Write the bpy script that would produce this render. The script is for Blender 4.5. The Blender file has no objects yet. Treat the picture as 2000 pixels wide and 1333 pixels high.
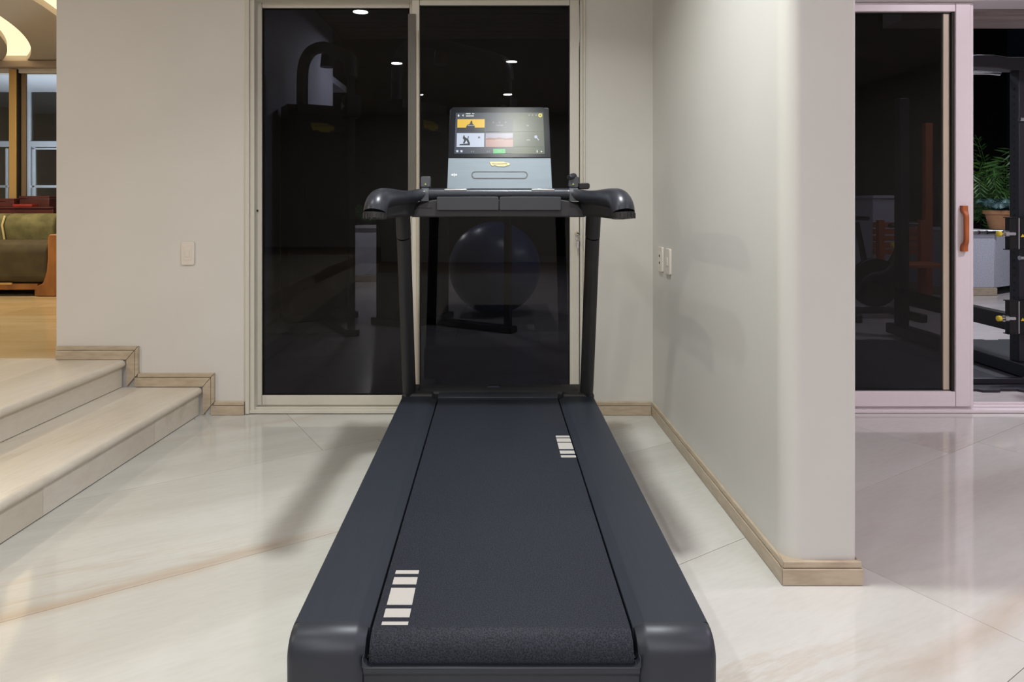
import bpy, bmesh, math, random
from mathutils import Vector, Matrix
random.seed(7)
sc = bpy.context.scene
COL = sc.collection
PI = math.pi

# ------------------------------------------------------------------ camera, world, exposure, lights
CAMH, F, CX, CY = 1.04, 1300.0, 967.0, 396.0        # metres, focal length and principal point in pixels of 2000x1333
cam_d = bpy.data.cameras.new('camera'); cam = bpy.data.objects.new('camera', cam_d); COL.objects.link(cam)
cam.location = (0, 0, CAMH); cam.rotation_euler = (PI / 2, 0, 0)
cam_d.sensor_width = 36; cam_d.lens = F / 2000 * 36
cam_d.shift_x = (1000 - CX) / 2000; cam_d.shift_y = (CY - 666.5) / 2000
cam_d.clip_start = 0.02; cam_d.clip_end = 200
sc.camera = cam
sc.view_settings.view_transform = 'Standard'; sc.view_settings.look = 'None'
sc.view_settings.gamma = 1.0; sc.view_settings.use_curve_mapping = False
sc.view_settings.exposure = 0.0
sc.cycles.use_denoising = True
sc.cycles.max_bounces = 10; sc.cycles.diffuse_bounces = 5; sc.cycles.transparent_max_bounces = 16
w = bpy.data.worlds.new('night'); sc.world = w; w.use_nodes = True
w.node_tree.nodes['Background'].inputs[0].default_value = (0.10, 0.13, 0.2, 1)
w.node_tree.nodes['Background'].inputs[1].default_value = 0.012

def lamp(name, loc, power, color, sx=0.09, sy=None, spread=180, rot=(0, 0, 0)):
    l = bpy.data.lights.new(name, 'AREA'); l.energy = power; l.color = color
    l.shape = 'RECTANGLE' if sy else 'DISK'; l.size = sx
    if sy: l.size_y = sy
    l.spread = math.radians(spread)
    o = bpy.data.objects.new(name, l); COL.objects.link(o); o.location = loc; o.rotation_euler = rot
    return o

NEUTRAL = (0.985, 1.0, 0.955); PINK = (1.0, 0.86, 0.965); WARM = (1.0, 0.82, 0.56); COOL = (0.92, 0.93, 1.0)
CEIL = 2.60
DOWNLIGHTS = [(0.10, 1.88), (-1.08, 1.32), (-1.08, -0.65), (0.18, -0.65), (-1.08, -2.85), (0.18, -2.85)]
DOWNLIGHTS_R = [(1.75, 0.45), (1.95, -2.85), (3.0, 2.0), (3.3, -0.65)]
for (x, y), e, sp, sz in zip(DOWNLIGHTS, (23, 8, 17, 5, 48, 42), (128, 170, 180, 180, 180, 180), (0.13, 0.12, 0.12, 0.12, 0.12, 0.12)): lamp('downlight_light', (x, y, CEIL - 0.03), e, NEUTRAL, sz, spread=sp)
for (x, y), e in zip(DOWNLIGHTS_R, (6, 48, 32, 26)): lamp('downlight_light', (x, y, CEIL - 0.03), e, PINK, 0.12, spread=175)
lamp('living_light', (-4.3, 5.1, 2.36), 36, WARM, 0.5)
lamp('living_light', (-3.0, 4.4, 2.40), 14, WARM, 0.2)
lamp('platform_fill', (-3.6, 0.6, CEIL - 0.03), 44, (1.0, 0.90, 0.76), 0.12)  # unseen lamp added to brighten the platform and steps
lamp('sunroom_fill', (-5.2, 7.7, 0.75), 42, COOL, 0.3, rot=(PI, 0, 0))  # added uplight hidden behind the sofa, brightens the sunroom ceiling
lamp('terrace_light', (3.6, 4.9, 2.95), 55, COOL, 0.16)
lamp('terrace_light', (5.6, 6.2, 3.4), 60, COOL, 0.16)
lamp('terrace_light', (0.7, 5.0, 2.95), 22, COOL, 0.10)
lamp('terrace_light', (-1.2, 7.7, 2.95), 36, COOL, 0.10)
lamp('garden_lamp_light', (-1.43, 8.25, 1.63), 34, (1.0, 0.97, 0.9), 0.06)

# ------------------------------------------------------------------ helpers
def P(px, py, d):                    # photograph pixel at depth d -> metres
    return Vector(((px - CX) / F * d, d, CAMH - (py - CY) / F * d))
def X(px, d): return (px - CX) / F * d
def Z(py, d): return CAMH - (py - CY) / F * d
def s2l(c):
    return tuple(((v / 255) / 12.92 if v / 255 <= 0.04045 else ((v / 255 + 0.055) / 1.055) ** 2.4) for v in c)

MATS = {}
def mat(name, rgb, rough=0.5, metal=0.0, var=0.0, scale=40.0, bump=0.0, bscale=None, spec=0.5, stretch=(1, 1, 1), rgb2=None, coat=0.0):
    """procedural principled material: a base colour, noise variation towards rgb2 and fine relief"""
    if name in MATS: return MATS[name]
    m = bpy.data.materials.new(name); m.use_nodes = True; nt = m.node_tree; N = nt.nodes; L = nt.links
    b = N['Principled BSDF']; c = s2l(rgb) + (1,)
    b.inputs['Base Color'].default_value = c; b.inputs['Roughness'].default_value = rough
    b.inputs['Metallic'].default_value = metal; b.inputs['Specular IOR Level'].default_value = spec
    b.inputs['Coat Weight'].default_value = coat; b.inputs['Coat Roughness'].default_value = 0.1
    tc = N.new('ShaderNodeTexCoord'); mp = N.new('ShaderNodeMapping'); L.new(tc.outputs['Object'], mp.inputs[0])
    mp.inputs['Scale'].default_value = stretch
    if var or rgb2:
        n = N.new('ShaderNodeTexNoise'); n.inputs['Scale'].default_value = scale; n.inputs['Detail'].default_value = 6
        L.new(mp.outputs[0], n.inputs[0])
        r = N.new('ShaderNodeValToRGB'); L.new(n.outputs[0], r.inputs[0])
        r.color_ramp.elements[0].position = 0.35; r.color_ramp.elements[1].position = 0.65
        c2 = s2l(rgb2) if rgb2 else tuple(v * (1 - var) for v in c[:3])
        r.color_ramp.elements[0].color = c2 + (1,); r.color_ramp.elements[1].color = c
        L.new(r.outputs[0], b.inputs['Base Color'])
    if bump:
        n2 = N.new('ShaderNodeTexNoise'); n2.inputs['Scale'].default_value = bscale or scale * 3; n2.inputs['Detail'].default_value = 3
        L.new(mp.outputs[0], n2.inputs[0])
        bp = N.new('ShaderNodeBump'); bp.inputs['Strength'].default_value = bump; bp.inputs['Distance'].default_value = 0.002
        L.new(n2.outputs[0], bp.inputs['Height']); L.new(bp.outputs[0], b.inputs['Normal'])
    MATS[name] = m; return m

def emit(name, rgb, strength=1.0, base=None):
    if name in MATS: return MATS[name]
    m = bpy.data.materials.new(name); m.use_nodes = True; b = m.node_tree.nodes['Principled BSDF']
    b.inputs['Base Color'].default_value = (base or (0.01, 0.01, 0.012)) + (1,)
    b.inputs['Roughness'].default_value = 0.28; b.inputs['Specular IOR Level'].default_value = 0.085
    b.inputs['Emission Color'].default_value = s2l(rgb) + (1,); b.inputs['Emission Strength'].default_value = strength
    MATS[name] = m; return m

def glass(name, tint, ior=1.5):
    if name in MATS: return MATS[name]
    m = bpy.data.materials.new(name); m.use_nodes = True; nt = m.node_tree; N = nt.nodes; L = nt.links
    N.remove(N['Principled BSDF']); out = N['Material Output']
    t = N.new('ShaderNodeBsdfTransparent'); t.inputs[0].default_value = tint + (1,)
    g = N.new('ShaderNodeBsdfGlossy'); g.inputs['Roughness'].default_value = 0.0
    fr = N.new('ShaderNodeFresnel'); fr.inputs['IOR'].default_value = ior
    mx = N.new('ShaderNodeMixShader'); L.new(fr.outputs[0], mx.inputs[0]); L.new(t.outputs[0], mx.inputs[1]); L.new(g.outputs[0], mx.inputs[2])
    L.new(mx.outputs[0], out.inputs[0]); MATS[name] = m; return m

def marble(name, base, cloud, vein, rough=0.07, ang=32, vein_amt=0.55, rnd=True, veins=False):
    if name in MATS: return MATS[name]
    m = bpy.data.materials.new(name); m.use_nodes = True; nt = m.node_tree; N = nt.nodes; L = nt.links
    b = N['Principled BSDF']; b.inputs['Roughness'].default_value = rough; b.inputs['Specular IOR Level'].default_value = 0.5
    tc = N.new('ShaderNodeTexCoord'); mp = N.new('ShaderNodeMapping'); L.new(tc.outputs['Object'], mp.inputs[0])
    mp.inputs['Rotation'].default_value = (0, 0, -math.radians(ang - 4))
    if rnd:
        oi = N.new('ShaderNodeObjectInfo'); mul = N.new('ShaderNodeMath'); mul.operation = 'MULTIPLY'; mul.inputs[1].default_value = 7.0
        L.new(oi.outputs['Random'], mul.inputs[0]); cb = N.new('ShaderNodeCombineXYZ'); L.new(mul.outputs[0], cb.inputs[2])
        L.new(cb.outputs[0], mp.inputs['Location'])
    st = N.new('ShaderNodeVectorMath'); st.operation = 'MULTIPLY'; st.inputs[1].default_value = (0.55, 2.6, 1); L.new(mp.outputs[0], st.inputs[0])
    n1 = N.new('ShaderNodeTexNoise'); n1.inputs['Scale'].default_value = 1.1; n1.inputs['Detail'].default_value = 3; n1.inputs['Distortion'].default_value = 0.7
    L.new(st.outputs[0], n1.inputs[0])
    r1 = N.new('ShaderNodeValToRGB'); L.new(n1.outputs[0], r1.inputs[0])
    r1.color_ramp.elements[0].position = 0.30; r1.color_ramp.elements[1].position = 0.62
    r1.color_ramp.elements[0].color = s2l(cloud) + (1,); r1.color_ramp.elements[1].color = s2l(base) + (1,)
    st2 = N.new('ShaderNodeVectorMath'); st2.operation = 'MULTIPLY'; st2.inputs[1].default_value = (0.55, 3.0, 1); L.new(mp.outputs[0], st2.inputs[0])
    n2 = N.new('ShaderNodeTexNoise'); n2.inputs['Scale'].default_value = 0.9; n2.inputs['Detail'].default_value = 9; n2.inputs['Distortion'].default_value = 0.5; n2.inputs['Roughness'].default_value = 0.62
    L.new(st2.outputs[0], n2.inputs[0])
    r2 = N.new('ShaderNodeValToRGB'); L.new(n2.outputs[0], r2.inputs[0]); e = r2.color_ramp.elements
    e[0].position = 0.475; e[0].color = (0, 0, 0, 1); e[1].position = 0.525; e[1].color = (0, 0, 0, 1)
    k = e.new(0.50); k.color = (vein_amt,) * 3 + (1,)
    n3 = N.new('ShaderNodeTexNoise'); n3.inputs['Scale'].default_value = 0.8; L.new(mp.outputs[0], n3.inputs[0])
    r3 = N.new('ShaderNodeValToRGB'); L.new(n3.outputs[0], r3.inputs[0]); r3.color_ramp.elements[0].position = 0.45; r3.color_ramp.elements[1].position = 0.68
    mm = N.new('ShaderNodeMath'); mm.operation = 'MULTIPLY'; L.new(r2.outputs[0], mm.inputs[0]); L.new(r3.outputs[0], mm.inputs[1])
    mx = N.new('ShaderNodeMix'); mx.data_type = 'RGBA'; L.new(mm.outputs[0], mx.inputs[0]); L.new(r1.outputs[0], mx.inputs[6]); mx.inputs[7].default_value = s2l(vein) + (1,)
    n4 = N.new('ShaderNodeTexNoise'); n4.inputs['Scale'].default_value = 60; n4.inputs['Detail'].default_value = 4
    st4 = N.new('ShaderNodeVectorMath'); st4.operation = 'MULTIPLY'; st4.inputs[1].default_value = (0.3, 1.4, 1); L.new(mp.outputs[0], st4.inputs[0]); L.new(st4.outputs[0], n4.inputs[0])
    r4 = N.new('ShaderNodeValToRGB'); L.new(n4.outputs[0], r4.inputs[0]); r4.color_ramp.elements[0].color = (0.955, 0.953, 0.95, 1); r4.color_ramp.elements[0].position = 0.3; r4.color_ramp.elements[1].position = 0.6
    if veins:                                        # two long rust-brown veins that run through particular slabs
        mp2 = N.new('ShaderNodeMapping'); mp2.inputs['Rotation'].default_value = (0, 0, -math.radians(ang)); L.new(tc.outputs['Object'], mp2.inputs[0])
        sx = N.new('ShaderNodeSeparateXYZ'); L.new(mp2.outputs[0], sx.inputs[0])
        nz = N.new('ShaderNodeTexNoise'); nz.inputs['Scale'].default_value = 3.0; nz.inputs['Detail'].default_value = 8; L.new(mp2.outputs[0], nz.inputs[0])
        def math_(op, a, b=0.0):
            q = N.new('ShaderNodeMath'); q.operation = op
            for i, v in enumerate((a, b)):
                if isinstance(v, (int, float)): q.inputs[i].default_value = v
                else: L.new(v, q.inputs[i])
            return q.outputs[0]
        wob = math_('MULTIPLY', math_('SUBTRACT', nz.outputs[0], 0.5), 0.09)
        last = mx.outputs[2]
        for v0, wd, ua, ub, amt in ((2.06, 0.048, -1.6, 0.75, 0.66), (0.75, 0.055, 1.35, 2.9, 0.42), (3.22, 0.05, -0.6, 1.2, 0.3)):
            d = math_('ABSOLUTE', math_('ADD', math_('SUBTRACT', sx.outputs[1], v0), wob))
            k1 = math_('MAXIMUM', math_('SUBTRACT', 1.0, math_('DIVIDE', d, wd)), 0.0)
            cen = math_('ABSOLUTE', math_('SUBTRACT', sx.outputs[0], (ua + ub) / 2))
            k2 = math_('MINIMUM', math_('MAXIMUM', math_('MULTIPLY', math_('SUBTRACT', (ub - ua) / 2, cen), 4.0), 0.0), 1.0)
            fac = math_('MULTIPLY', math_('MULTIPLY', math_('MULTIPLY', k1, k2), math_('ADD', nz.outputs[0], 0.35)), amt)
            m3 = N.new('ShaderNodeMix'); m3.data_type = 'RGBA'; L.new(fac, m3.inputs[0]); L.new(last, m3.inputs[6]); m3.inputs[7].default_value = s2l(vein) + (1,); last = m3.outputs[2]
        mx = m3
    mu = N.new('ShaderNodeMix'); mu.data_type = 'RGBA'; mu.blend_type = 'MULTIPLY'; mu.inputs[0].default_value = 1; L.new(mx.outputs[2], mu.inputs[6]); L.new(r4.outputs[0], mu.inputs[7])
    L.new(mu.outputs[2], b.inputs['Base Color'])
    MATS[name] = m; return m

OFF = {}
def link(o, parent=None):
    COL.objects.link(o)
    if parent is not None: o.parent = parent
    return o
def root_off(p):
    v = Vector((0, 0, 0))
    while p is not None:
        v += OFF.get(p.name, Vector((0, 0, 0))); p = p.parent
    return v
def obj(name, bm, m, parent=None, bevel=0.0, seg=2, smooth=True, angle=35):
    """link a bmesh as ONE mesh object; coordinates are world metres unless the parent was made local"""
    off = root_off(parent)
    if off.length > 0: bmesh.ops.translate(bm, verts=bm.verts, vec=-off)
    bmesh.ops.recalc_face_normals(bm, faces=bm.faces)
    me = bpy.data.meshes.new(name); bm.to_mesh(me); bm.free()
    for p_ in me.polygons: p_.use_smooth = smooth
    if smooth: me.set_sharp_from_angle(angle=math.radians(angle))
    o = bpy.data.objects.new(name, me); me.materials.append(m)
    if bevel:
        md = o.modifiers.new('bevel', 'BEVEL'); md.width = bevel; md.segments = seg; md.limit_method = 'ANGLE'; md.angle_limit = math.radians(30)
        md.harden_normals = False
    return link(o, parent)
def thing(name, label, cat, loc=(0, 0, 0), group=None, local=False, rz=0):
    o = bpy.data.objects.new(name, None); COL.objects.link(o); o.location = loc; o.rotation_euler = (0, 0, rz); o.empty_display_size = 0.1
    if not local: OFF[o.name] = Vector(loc)
    return tag(o, label, cat, group)
def tag(o, label, cat, group=None):
    o['label'] = label; o['category'] = cat
    if group: o['group'] = group
    return o
def struct(name, bm=None, m=None, bevel=0.0, loc=(0, 0, 0), **k):
    if bm is None:
        o = bpy.data.objects.new(name, None); COL.objects.link(o); o.location = loc
    else: o = obj(name, bm, m, None, bevel, **k)
    o['kind'] = 'structure'; return o
def copy_tree(o, parent=None):
    c = o.copy(); COL.objects.link(c)
    if parent is not None: c.parent = parent
    for ch in list(o.children): copy_tree(ch, c)
    return c

def B(*boxes):
    bm = bmesh.new()
    for b in boxes: box(bm, *b)
    return bm
def box(bm, x0, x1, y0, y1, z0, z1):
    v = [bm.verts.new((x, y, z)) for x in (x0, x1) for y in (y0, y1) for z in (z0, z1)]
    for f in ((0, 1, 3, 2), (4, 6, 7, 5), (0, 4, 5, 1), (2, 3, 7, 6), (0, 2, 6, 4), (1, 5, 7, 3)): bm.faces.new([v[i] for i in f])
    return v
def prism(bm, pts, axis, a, b):
    """polygon pts (2D) extruded along axis from a to b; 2D order: x:(y,z) y:(x,z) z:(x,y)"""
    def q(p, t):
        return (t, p[0], p[1]) if axis == 'x' else (p[0], t, p[1]) if axis == 'y' else (p[0], p[1], t)
    A = [bm.verts.new(q(p, a)) for p in pts]; C = [bm.verts.new(q(p, b)) for p in pts]; n = len(pts)
    bm.faces.new(A); bm.faces.new(C[::-1])
    for i in range(n): bm.faces.new((A[i], A[(i + 1) % n], C[(i + 1) % n], C[i]))
    return bm
def cyl(bm, p0, p1, r0, r1=None, n=20, caps=True):
    return sweep(bm, [p0, p1], [r0, r0 if r1 is None else r1], n, caps)
def sweep(bm, path, radii, n=16, caps=True, flat=None, up=None):
    """tube along path; radii: number or (side, other) pairs"""
    path = [Vector(p) for p in path]; rings = []; prev = None
    for i, p in enumerate(path):
        t = (path[min(i + 1, len(path) - 1)] - path[max(i - 1, 0)]).normalized()
        ref = Vector(up) if up else (prev if prev is not None else (Vector((0, 0, 1)) if abs(t.z) < 0.9 else Vector((0, 1, 0))))
        a = (ref - t * ref.dot(t))
        if a.length < 1e-5: a = t.orthogonal()
        a.normalize(); c = t.cross(a); prev = a
        r = radii[i] if isinstance(radii, (list, tuple)) else radii
        ra, rc = r if isinstance(r, (list, tuple)) else (r, r)
        rings.append([bm.verts.new(p + a * (math.cos(2 * PI * k / n) * ra) + c * (math.sin(2 * PI * k / n) * rc)) for k in range(n)])
    for i in range(len(rings) - 1):
        for k in range(n): bm.faces.new((rings[i][k], rings[i][(k + 1) % n], rings[i + 1][(k + 1) % n], rings[i + 1][k]))
    if caps: bm.faces.new(rings[0][::-1]); bm.faces.new(rings[-1])
    return bm
def lathe(bm, prof, n=32, c=(0, 0)):
    rings = [[bm.verts.new((c[0] + r * math.cos(2 * PI * k / n), c[1] + r * math.sin(2 * PI * k / n), z)) for k in range(n)] for r, z in prof]
    for i in range(len(rings) - 1):
        for k in range(n): bm.faces.new((rings[i][k], rings[i][(k + 1) % n], rings[i + 1][(k + 1) % n], rings[i + 1][k]))
    if prof[0][0] > 1e-4: bm.faces.new(rings[0][::-1])
    if prof[-1][0] > 1e-4: bm.faces.new(rings[-1])
    return bm
def smooth_path(pts, k=6):
    """Catmull-Rom resampling of tuples"""
    out = []; n = len(pts)
    for i in range(n - 1):
        p0, p1, p2, p3 = pts[max(i - 1, 0)], pts[i], pts[i + 1], pts[min(i + 2, n - 1)]
        for j in range(k):
            t = j / k
            out.append(tuple(0.5 * (2 * b + (c - a) * t + (2 * a - 5 * b + 4 * c - d) * t * t + (3 * b - a - 3 * c + d) * t ** 3) for a, b, c, d in zip(p0, p1, p2, p3)))
    out.append(tuple(pts[-1])); return out
def rrect(x0, x1, y0, y1, r, n=5):
    pts = []
    for cx, cy, a0 in ((x1 - r, y1 - r, 0), (x0 + r, y1 - r, 90), (x0 + r, y0 + r, 180), (x1 - r, y0 + r, 270)):
        for k in range(n + 1):
            a = math.radians(a0 + 90 * k / n); pts.append((cx + r * math.cos(a), cy + r * math.sin(a)))
    return pts
def clip(poly, n, c):
    """keep the part of a 2D polygon where n.p <= c"""
    out = []
    for i in range(len(poly)):
        a, b = poly[i], poly[(i + 1) % len(poly)]
        da, db = n[0] * a[0] + n[1] * a[1] - c, n[0] * b[0] + n[1] * b[1] - c
        if da <= 0: out.append(a)
        if da * db < 0:
            t = da / (da - db); out.append((a[0] + (b[0] - a[0]) * t, a[1] + (b[1] - a[1]) * t))
    return out
def text(name, s, m, size, loc, rot, parent, ext=0.0003, align='CENTER'):
    c = bpy.data.curves.new(name, 'FONT'); c.body = s; c.size = size; c.extrude = ext; c.align_x = align; c.align_y = 'CENTER'; c.resolution_u = 3
    tmp = bpy.data.objects.new('tmp', c); COL.objects.link(tmp); bpy.context.view_layer.update()
    me = bpy.data.meshes.new_from_object(tmp.evaluated_get(bpy.context.evaluated_depsgraph_get())); bpy.data.objects.remove(tmp)
    me.materials.clear(); me.materials.append(m); me['kind'] = 'text'
    o = bpy.data.objects.new(name, me); link(o, parent)
    o.location = Vector(loc) - root_off(parent); o.rotation_euler = rot; return o

# ------------------------------------------------------------------ materials
M_WALL = mat('wall_paint', (205, 202, 198), 0.55, var=0.03, scale=3, bump=0.06, bscale=60)
M_WALL_R = mat('partition_paint', (203, 203, 201), 0.42, var=0.03, scale=3, bump=0.05, bscale=60)
M_CEIL = mat('ceiling_paint', (205, 200, 194), 0.7)
M_CEIL_L = mat('living_ceiling_paint', (196, 192, 186), 0.7)
M_FLOOR = marble('floor_marble', (198, 198, 195), (183, 181, 176), (172, 146, 120), veins=True, vein_amt=0.30)
M_GROUT = mat('floor_joint', (146, 130, 114), 0.8)
M_FLOOR_L = marble('living_marble', (206, 188, 152), (186, 162, 120), (160, 122, 74), rough=0.16, ang=4, vein_amt=0.6)
M_STEP = marble('step_marble', (216, 210, 200), (200, 191, 177), (172, 150, 122), rough=0.26, ang=80, vein_amt=0.35)
M_BASE = mat('baseboard_stone', (184, 170, 150), 0.35, rgb2=(168, 152, 132), scale=14, stretch=(1, 1, 4), bump=0.05)
M_FRAME = mat('cream_aluminium', (198, 194, 184), 0.38, var=0.02)
M_FRAME_W = mat('white_aluminium', (215, 208, 212), 0.35, var=0.02)
M_BEIGE = mat('beige_stile', (190, 178, 158), 0.4, var=0.08, scale=8, stretch=(1, 1, 0.2))
M_DARKSTRIP = mat('stile_dark', (92, 88, 82), 0.5)
M_SEAL = mat('rubber_seal', (20, 18, 17), 0.7)
M_GLASS = glass('tinted_glass', (0.29, 0.29, 0.30), 1.33)
M_CLEAR = glass('clear_glass', (0.85, 0.88, 0.87))
M_RAIL = mat('brushed_graphite', (46, 51, 61), 0.5, metal=0.15, spec=0.35, var=0.12, scale=60, stretch=(5, 0.12, 1), bump=0.04, bscale=90)
M_CAP = mat('satin_graphite', (46, 50, 60), 0.42, metal=0.25)
M_HANDLE = mat('handle_graphite', (50, 53, 62), 0.36, metal=0.4)
M_SHROUD = mat('charcoal_plastic', (33, 34, 38), 0.55, bump=0.03, bscale=300)
M_TRAY = mat('tray_plastic', (48, 49, 56), 0.5)
M_BLACK = mat('black_plastic', (18, 18, 20), 0.5)
M_BEZEL = mat('screen_bezel', (18, 21, 27), 0.24, spec=0.07)
M_PLATE = mat('silver_plate', (108, 120, 131), 0.5, metal=0.1, spec=0.3, var=0.06, scale=30, stretch=(0.2, 1, 4))
M_PRINT = mat('belt_print', (176, 174, 172), 0.6, var=0.05, scale=400)
M_STEEL = mat('contact_steel', (205, 208, 210), 0.25, metal=0.7)
M_GOLD = mat('gold_badge', (190, 184, 146), 0.5, spec=0.2)
M_INK = mat('badge_ink', (92, 78, 34), 0.5)
M_WHITE = mat('white_print', (205, 208, 212), 0.6, spec=0.2)
M_SWITCH = mat('switch_plastic', (212, 204, 196), 0.35)
M_WOOD = mat('orange_wood', (176, 96, 48), 0.42, rgb2=(146, 74, 34), scale=18, stretch=(3, 3, 0.4))
M_RACK = mat('rack_steel', (34, 36, 44), 0.42, metal=0.2)
M_RACKB = mat('rack_plate', (16, 17, 20), 0.38, metal=0.2)
M_CHROME = mat('chrome', (200, 202, 208), 0.18, metal=0.95)
M_YELLOW = mat('yellow_plastic', (222, 196, 58), 0.4)
M_RUBBER = mat('rubber_mat', (38, 40, 48), 0.75, var=0.25, scale=300, bump=0.2, bscale=300)
M_PLANTER = mat('planter_stucco', (196, 198, 212), 0.8, rgb2=(170, 172, 188), scale=90, bump=0.5, bscale=120)
M_TERRACE = marble('terrace_stone', (188, 182, 182), (170, 163, 164), (150, 130, 116), rough=0.22, ang=20, vein_amt=0.3)
M_TERRA = mat('terracotta', (196, 146, 106), 0.8, var=0.12, scale=20)
M_LEAF = mat('leaf_green', (72, 110, 48), 0.5, rgb2=(40, 78, 34), scale=12)
M_LEAFB = mat('leaf_bluegreen', (96, 128, 130), 0.5, rgb2=(58, 88, 88), scale=12)
M_SOIL = mat('soil', (50, 38, 28), 0.9)
M_MACH = mat('machine_grey', (40, 40, 42), 0.45)
M_MACHB = mat('machine_black', (14, 14, 15), 0.4)
M_BALL = mat('ball_blue', (40, 74, 128), 0.32)
M_OLIVE = mat('olive_velvet', (120, 116, 78), 0.8, rgb2=(88, 86, 54), scale=9, bump=0.1, bscale=80)
M_OLIVED = mat('olive_seat', (72, 62, 36), 0.8, rgb2=(58, 50, 30), scale=9)
M_PIPING = mat('cream_piping', (206, 190, 140), 0.6)
M_SOFAWOOD = mat('sofa_wood', (156, 104, 54), 0.4, rgb2=(124, 78, 38), scale=9, stretch=(1, 1, 0.4))
M_MAROON = mat('maroon_lacquer', (86, 40, 38), 0.4, rgb2=(64, 30, 30), scale=6)
M_RED = mat('red_box', (150, 44, 40), 0.4)
M_GOLDST = mat('gold_stile', (188, 156, 100), 0.38, metal=0.2)
M_SUNW = mat('sunroom_white', (214, 222, 234), 0.5)
M_GREYD = mat('dark_grey_wall', (64, 68, 70), 0.8)
M_BRUSH = mat('header_wood', (150, 136, 136), 0.6, rgb2=(122, 108, 108), scale=10, stretch=(0.3, 1, 6))
M_PLANK = mat('ceiling_plank', (86, 78, 72), 0.6, var=0.2, scale=8)
M_EMW = emit('lamp_lens', (255, 246, 230), 6.0)

def belt_material():
    m = bpy.data.materials.new('belt_rubber'); m.use_nodes = True; nt = m.node_tree; N = nt.nodes; L = nt.links; b = N['Principled BSDF']
    b.inputs['Roughness'].default_value = 0.65; b.inputs['Specular IOR Level'].default_value = 0.25
    tc = N.new('ShaderNodeTexCoord'); n = N.new('ShaderNodeTexNoise'); n.inputs['Scale'].default_value = 420; n.inputs['Detail'].default_value = 2
    L.new(tc.outputs['Object'], n.inputs[0]); r = N.new('ShaderNodeValToRGB'); L.new(n.outputs[0], r.inputs[0])
    r.color_ramp.elements[0].position = 0.36; r.color_ramp.elements[0].color = s2l((17, 19, 26)) + (1,)
    r.color_ramp.elements[1].position = 0.66; r.color_ramp.elements[1].color = s2l((46, 51, 64)) + (1,)
    L.new(r.outputs[0], b.inputs['Base Color'])
    bp = N.new('ShaderNodeBump'); bp.inputs['Strength'].default_value = 0.35; bp.inputs['Distance'].default_value = 0.001
    L.new(n.outputs[0], bp.inputs['Height']); L.new(bp.outputs[0], b.inputs['Normal']); return m
M_BELT = belt_material()

# ------------------------------------------------------------------ the room shell
YB = 3.27                                            # back wall plane
XL = -2.155                                          # free end of the back wall at the opening to the living room
floor = struct('floor', B((-2.0, 5.0, -5.0, 3.42, -0.06, -0.004)), M_GROUT)
ang = math.radians(32); U = Vector((math.cos(ang), math.sin(ang))); V = Vector((-math.sin(ang), math.cos(ang)))
ROWH = 0.705; V0 = 0.635
special = {3: [0.866], 2: [-0.30, 1.11], 1: [-1.20, 1.30, 3.06], 0: [0.40, 1.895]}
def row_cuts(k):
    c = list(special.get(k, [(k * 0.47) % 1.41]))
    while c[0] > -6: c.insert(0, c[0] - 1.41)
    while c[-1] < 8: c.append(c[-1] + 1.41)
    return c
for k in range(-10, 8):
    va, vb = V0 + k * ROWH, V0 + (k + 1) * ROWH; cuts = row_cuts(k)
    for ua, ub in zip(cuts, cuts[1:]):
        g = 0.0008
        poly = [tuple(U * a + V * b) for a, b in ((ua + g, va + g), (ub - g, va + g), (ub - g, vb - g), (ua + g, vb - g))]
        for n_, c_ in (((0, 1), 3.40), ((0, -1), 3.2), ((1, 0), 4.9), ((-1, 0), 1.75)): poly = clip(poly, n_, c_) if poly else poly
        if len(poly) < 3: continue
        area = abs(sum(poly[i][0] * poly[(i + 1) % len(poly)][1] - poly[(i + 1) % len(poly)][0] * poly[i][1] for i in range(len(poly)))) / 2
        if area < 0.004: continue
        obj('tile', prism(bmesh.new(), poly, 'z', -0.02, 0.0), M_FLOOR, floor, smooth=False)

# upper level (platform and living room) with two steps up to it
floor_up = struct('floor_upper', B((-6.4, -2.0, 3.3, 6.9, -0.05, 0.263), (-6.4, -2.0, -5.0, 3.3, -0.05, 0.263)), M_GROUT)
ys = [-3.2, -1.9, -0.6, 0.7, 2.0, 3.29, 4.55, 5.8, 6.88]; xs = [-6.4, -4.9, -3.4, -2.0]
for j in range(len(ys) - 1):
    for i in range(len(xs) - 1):
        if ys[j] >= 3.2: obj('tile', B((xs[i] + .001, xs[i + 1] - .001, ys[j] + .001, ys[j + 1] - .001, 0.25, 0.27)), M_FLOOR_L, floor_up, smooth=False)
        else: obj('tile', B((xs[i] + .001, xs[i + 1] - .001, ys[j] + .001, ys[j + 1] - .001, 0.25, 0.27)), M_STEP, floor_up, smooth=False)
def stair_x(x0, y): return x0 - 0.045 * (3.25 - y)
stairs = struct('stairs', None, None, loc=(-1.7, 2.0, 0)); OFF[stairs.name] = Vector((-1.7, 2.0, 0))
def tread(x_nose, x_back, z, name='tread', y0=-3.2, y1=3.25, cuts=()):
    """a slab with a rounded nose; profile in (x,z), skewed a little in plan"""
    t = 0.038
    ys_ = [y0] + list(cuts) + [y1]
    for a, b in zip(ys_, ys_[1:]):
        bm = bmesh.new(); prof = [(x_back, z - t), (x_back, z)]
        for i in range(9):
            an = PI / 2 - PI * i / 8; prof.append((x_nose - t / 2 + math.cos(an) * t / 2, z - t / 2 + math.sin(an) * t / 2))
        A = [bm.verts.new((stair_x(px, a + .0008), a + .0008, pz)) for px, pz in prof]; C = [bm.verts.new((stair_x(px, b - .0008), b - .0008, pz)) for px, pz in prof]
        bm.faces.new(A); bm.faces.new(C[::-1])
        for i in range(len(prof)): j = (i + 1) % len(prof); bm.faces.new((A[i], A[j], C[j], C[i]))
        obj(name, bm, M_STEP, stairs)
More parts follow.
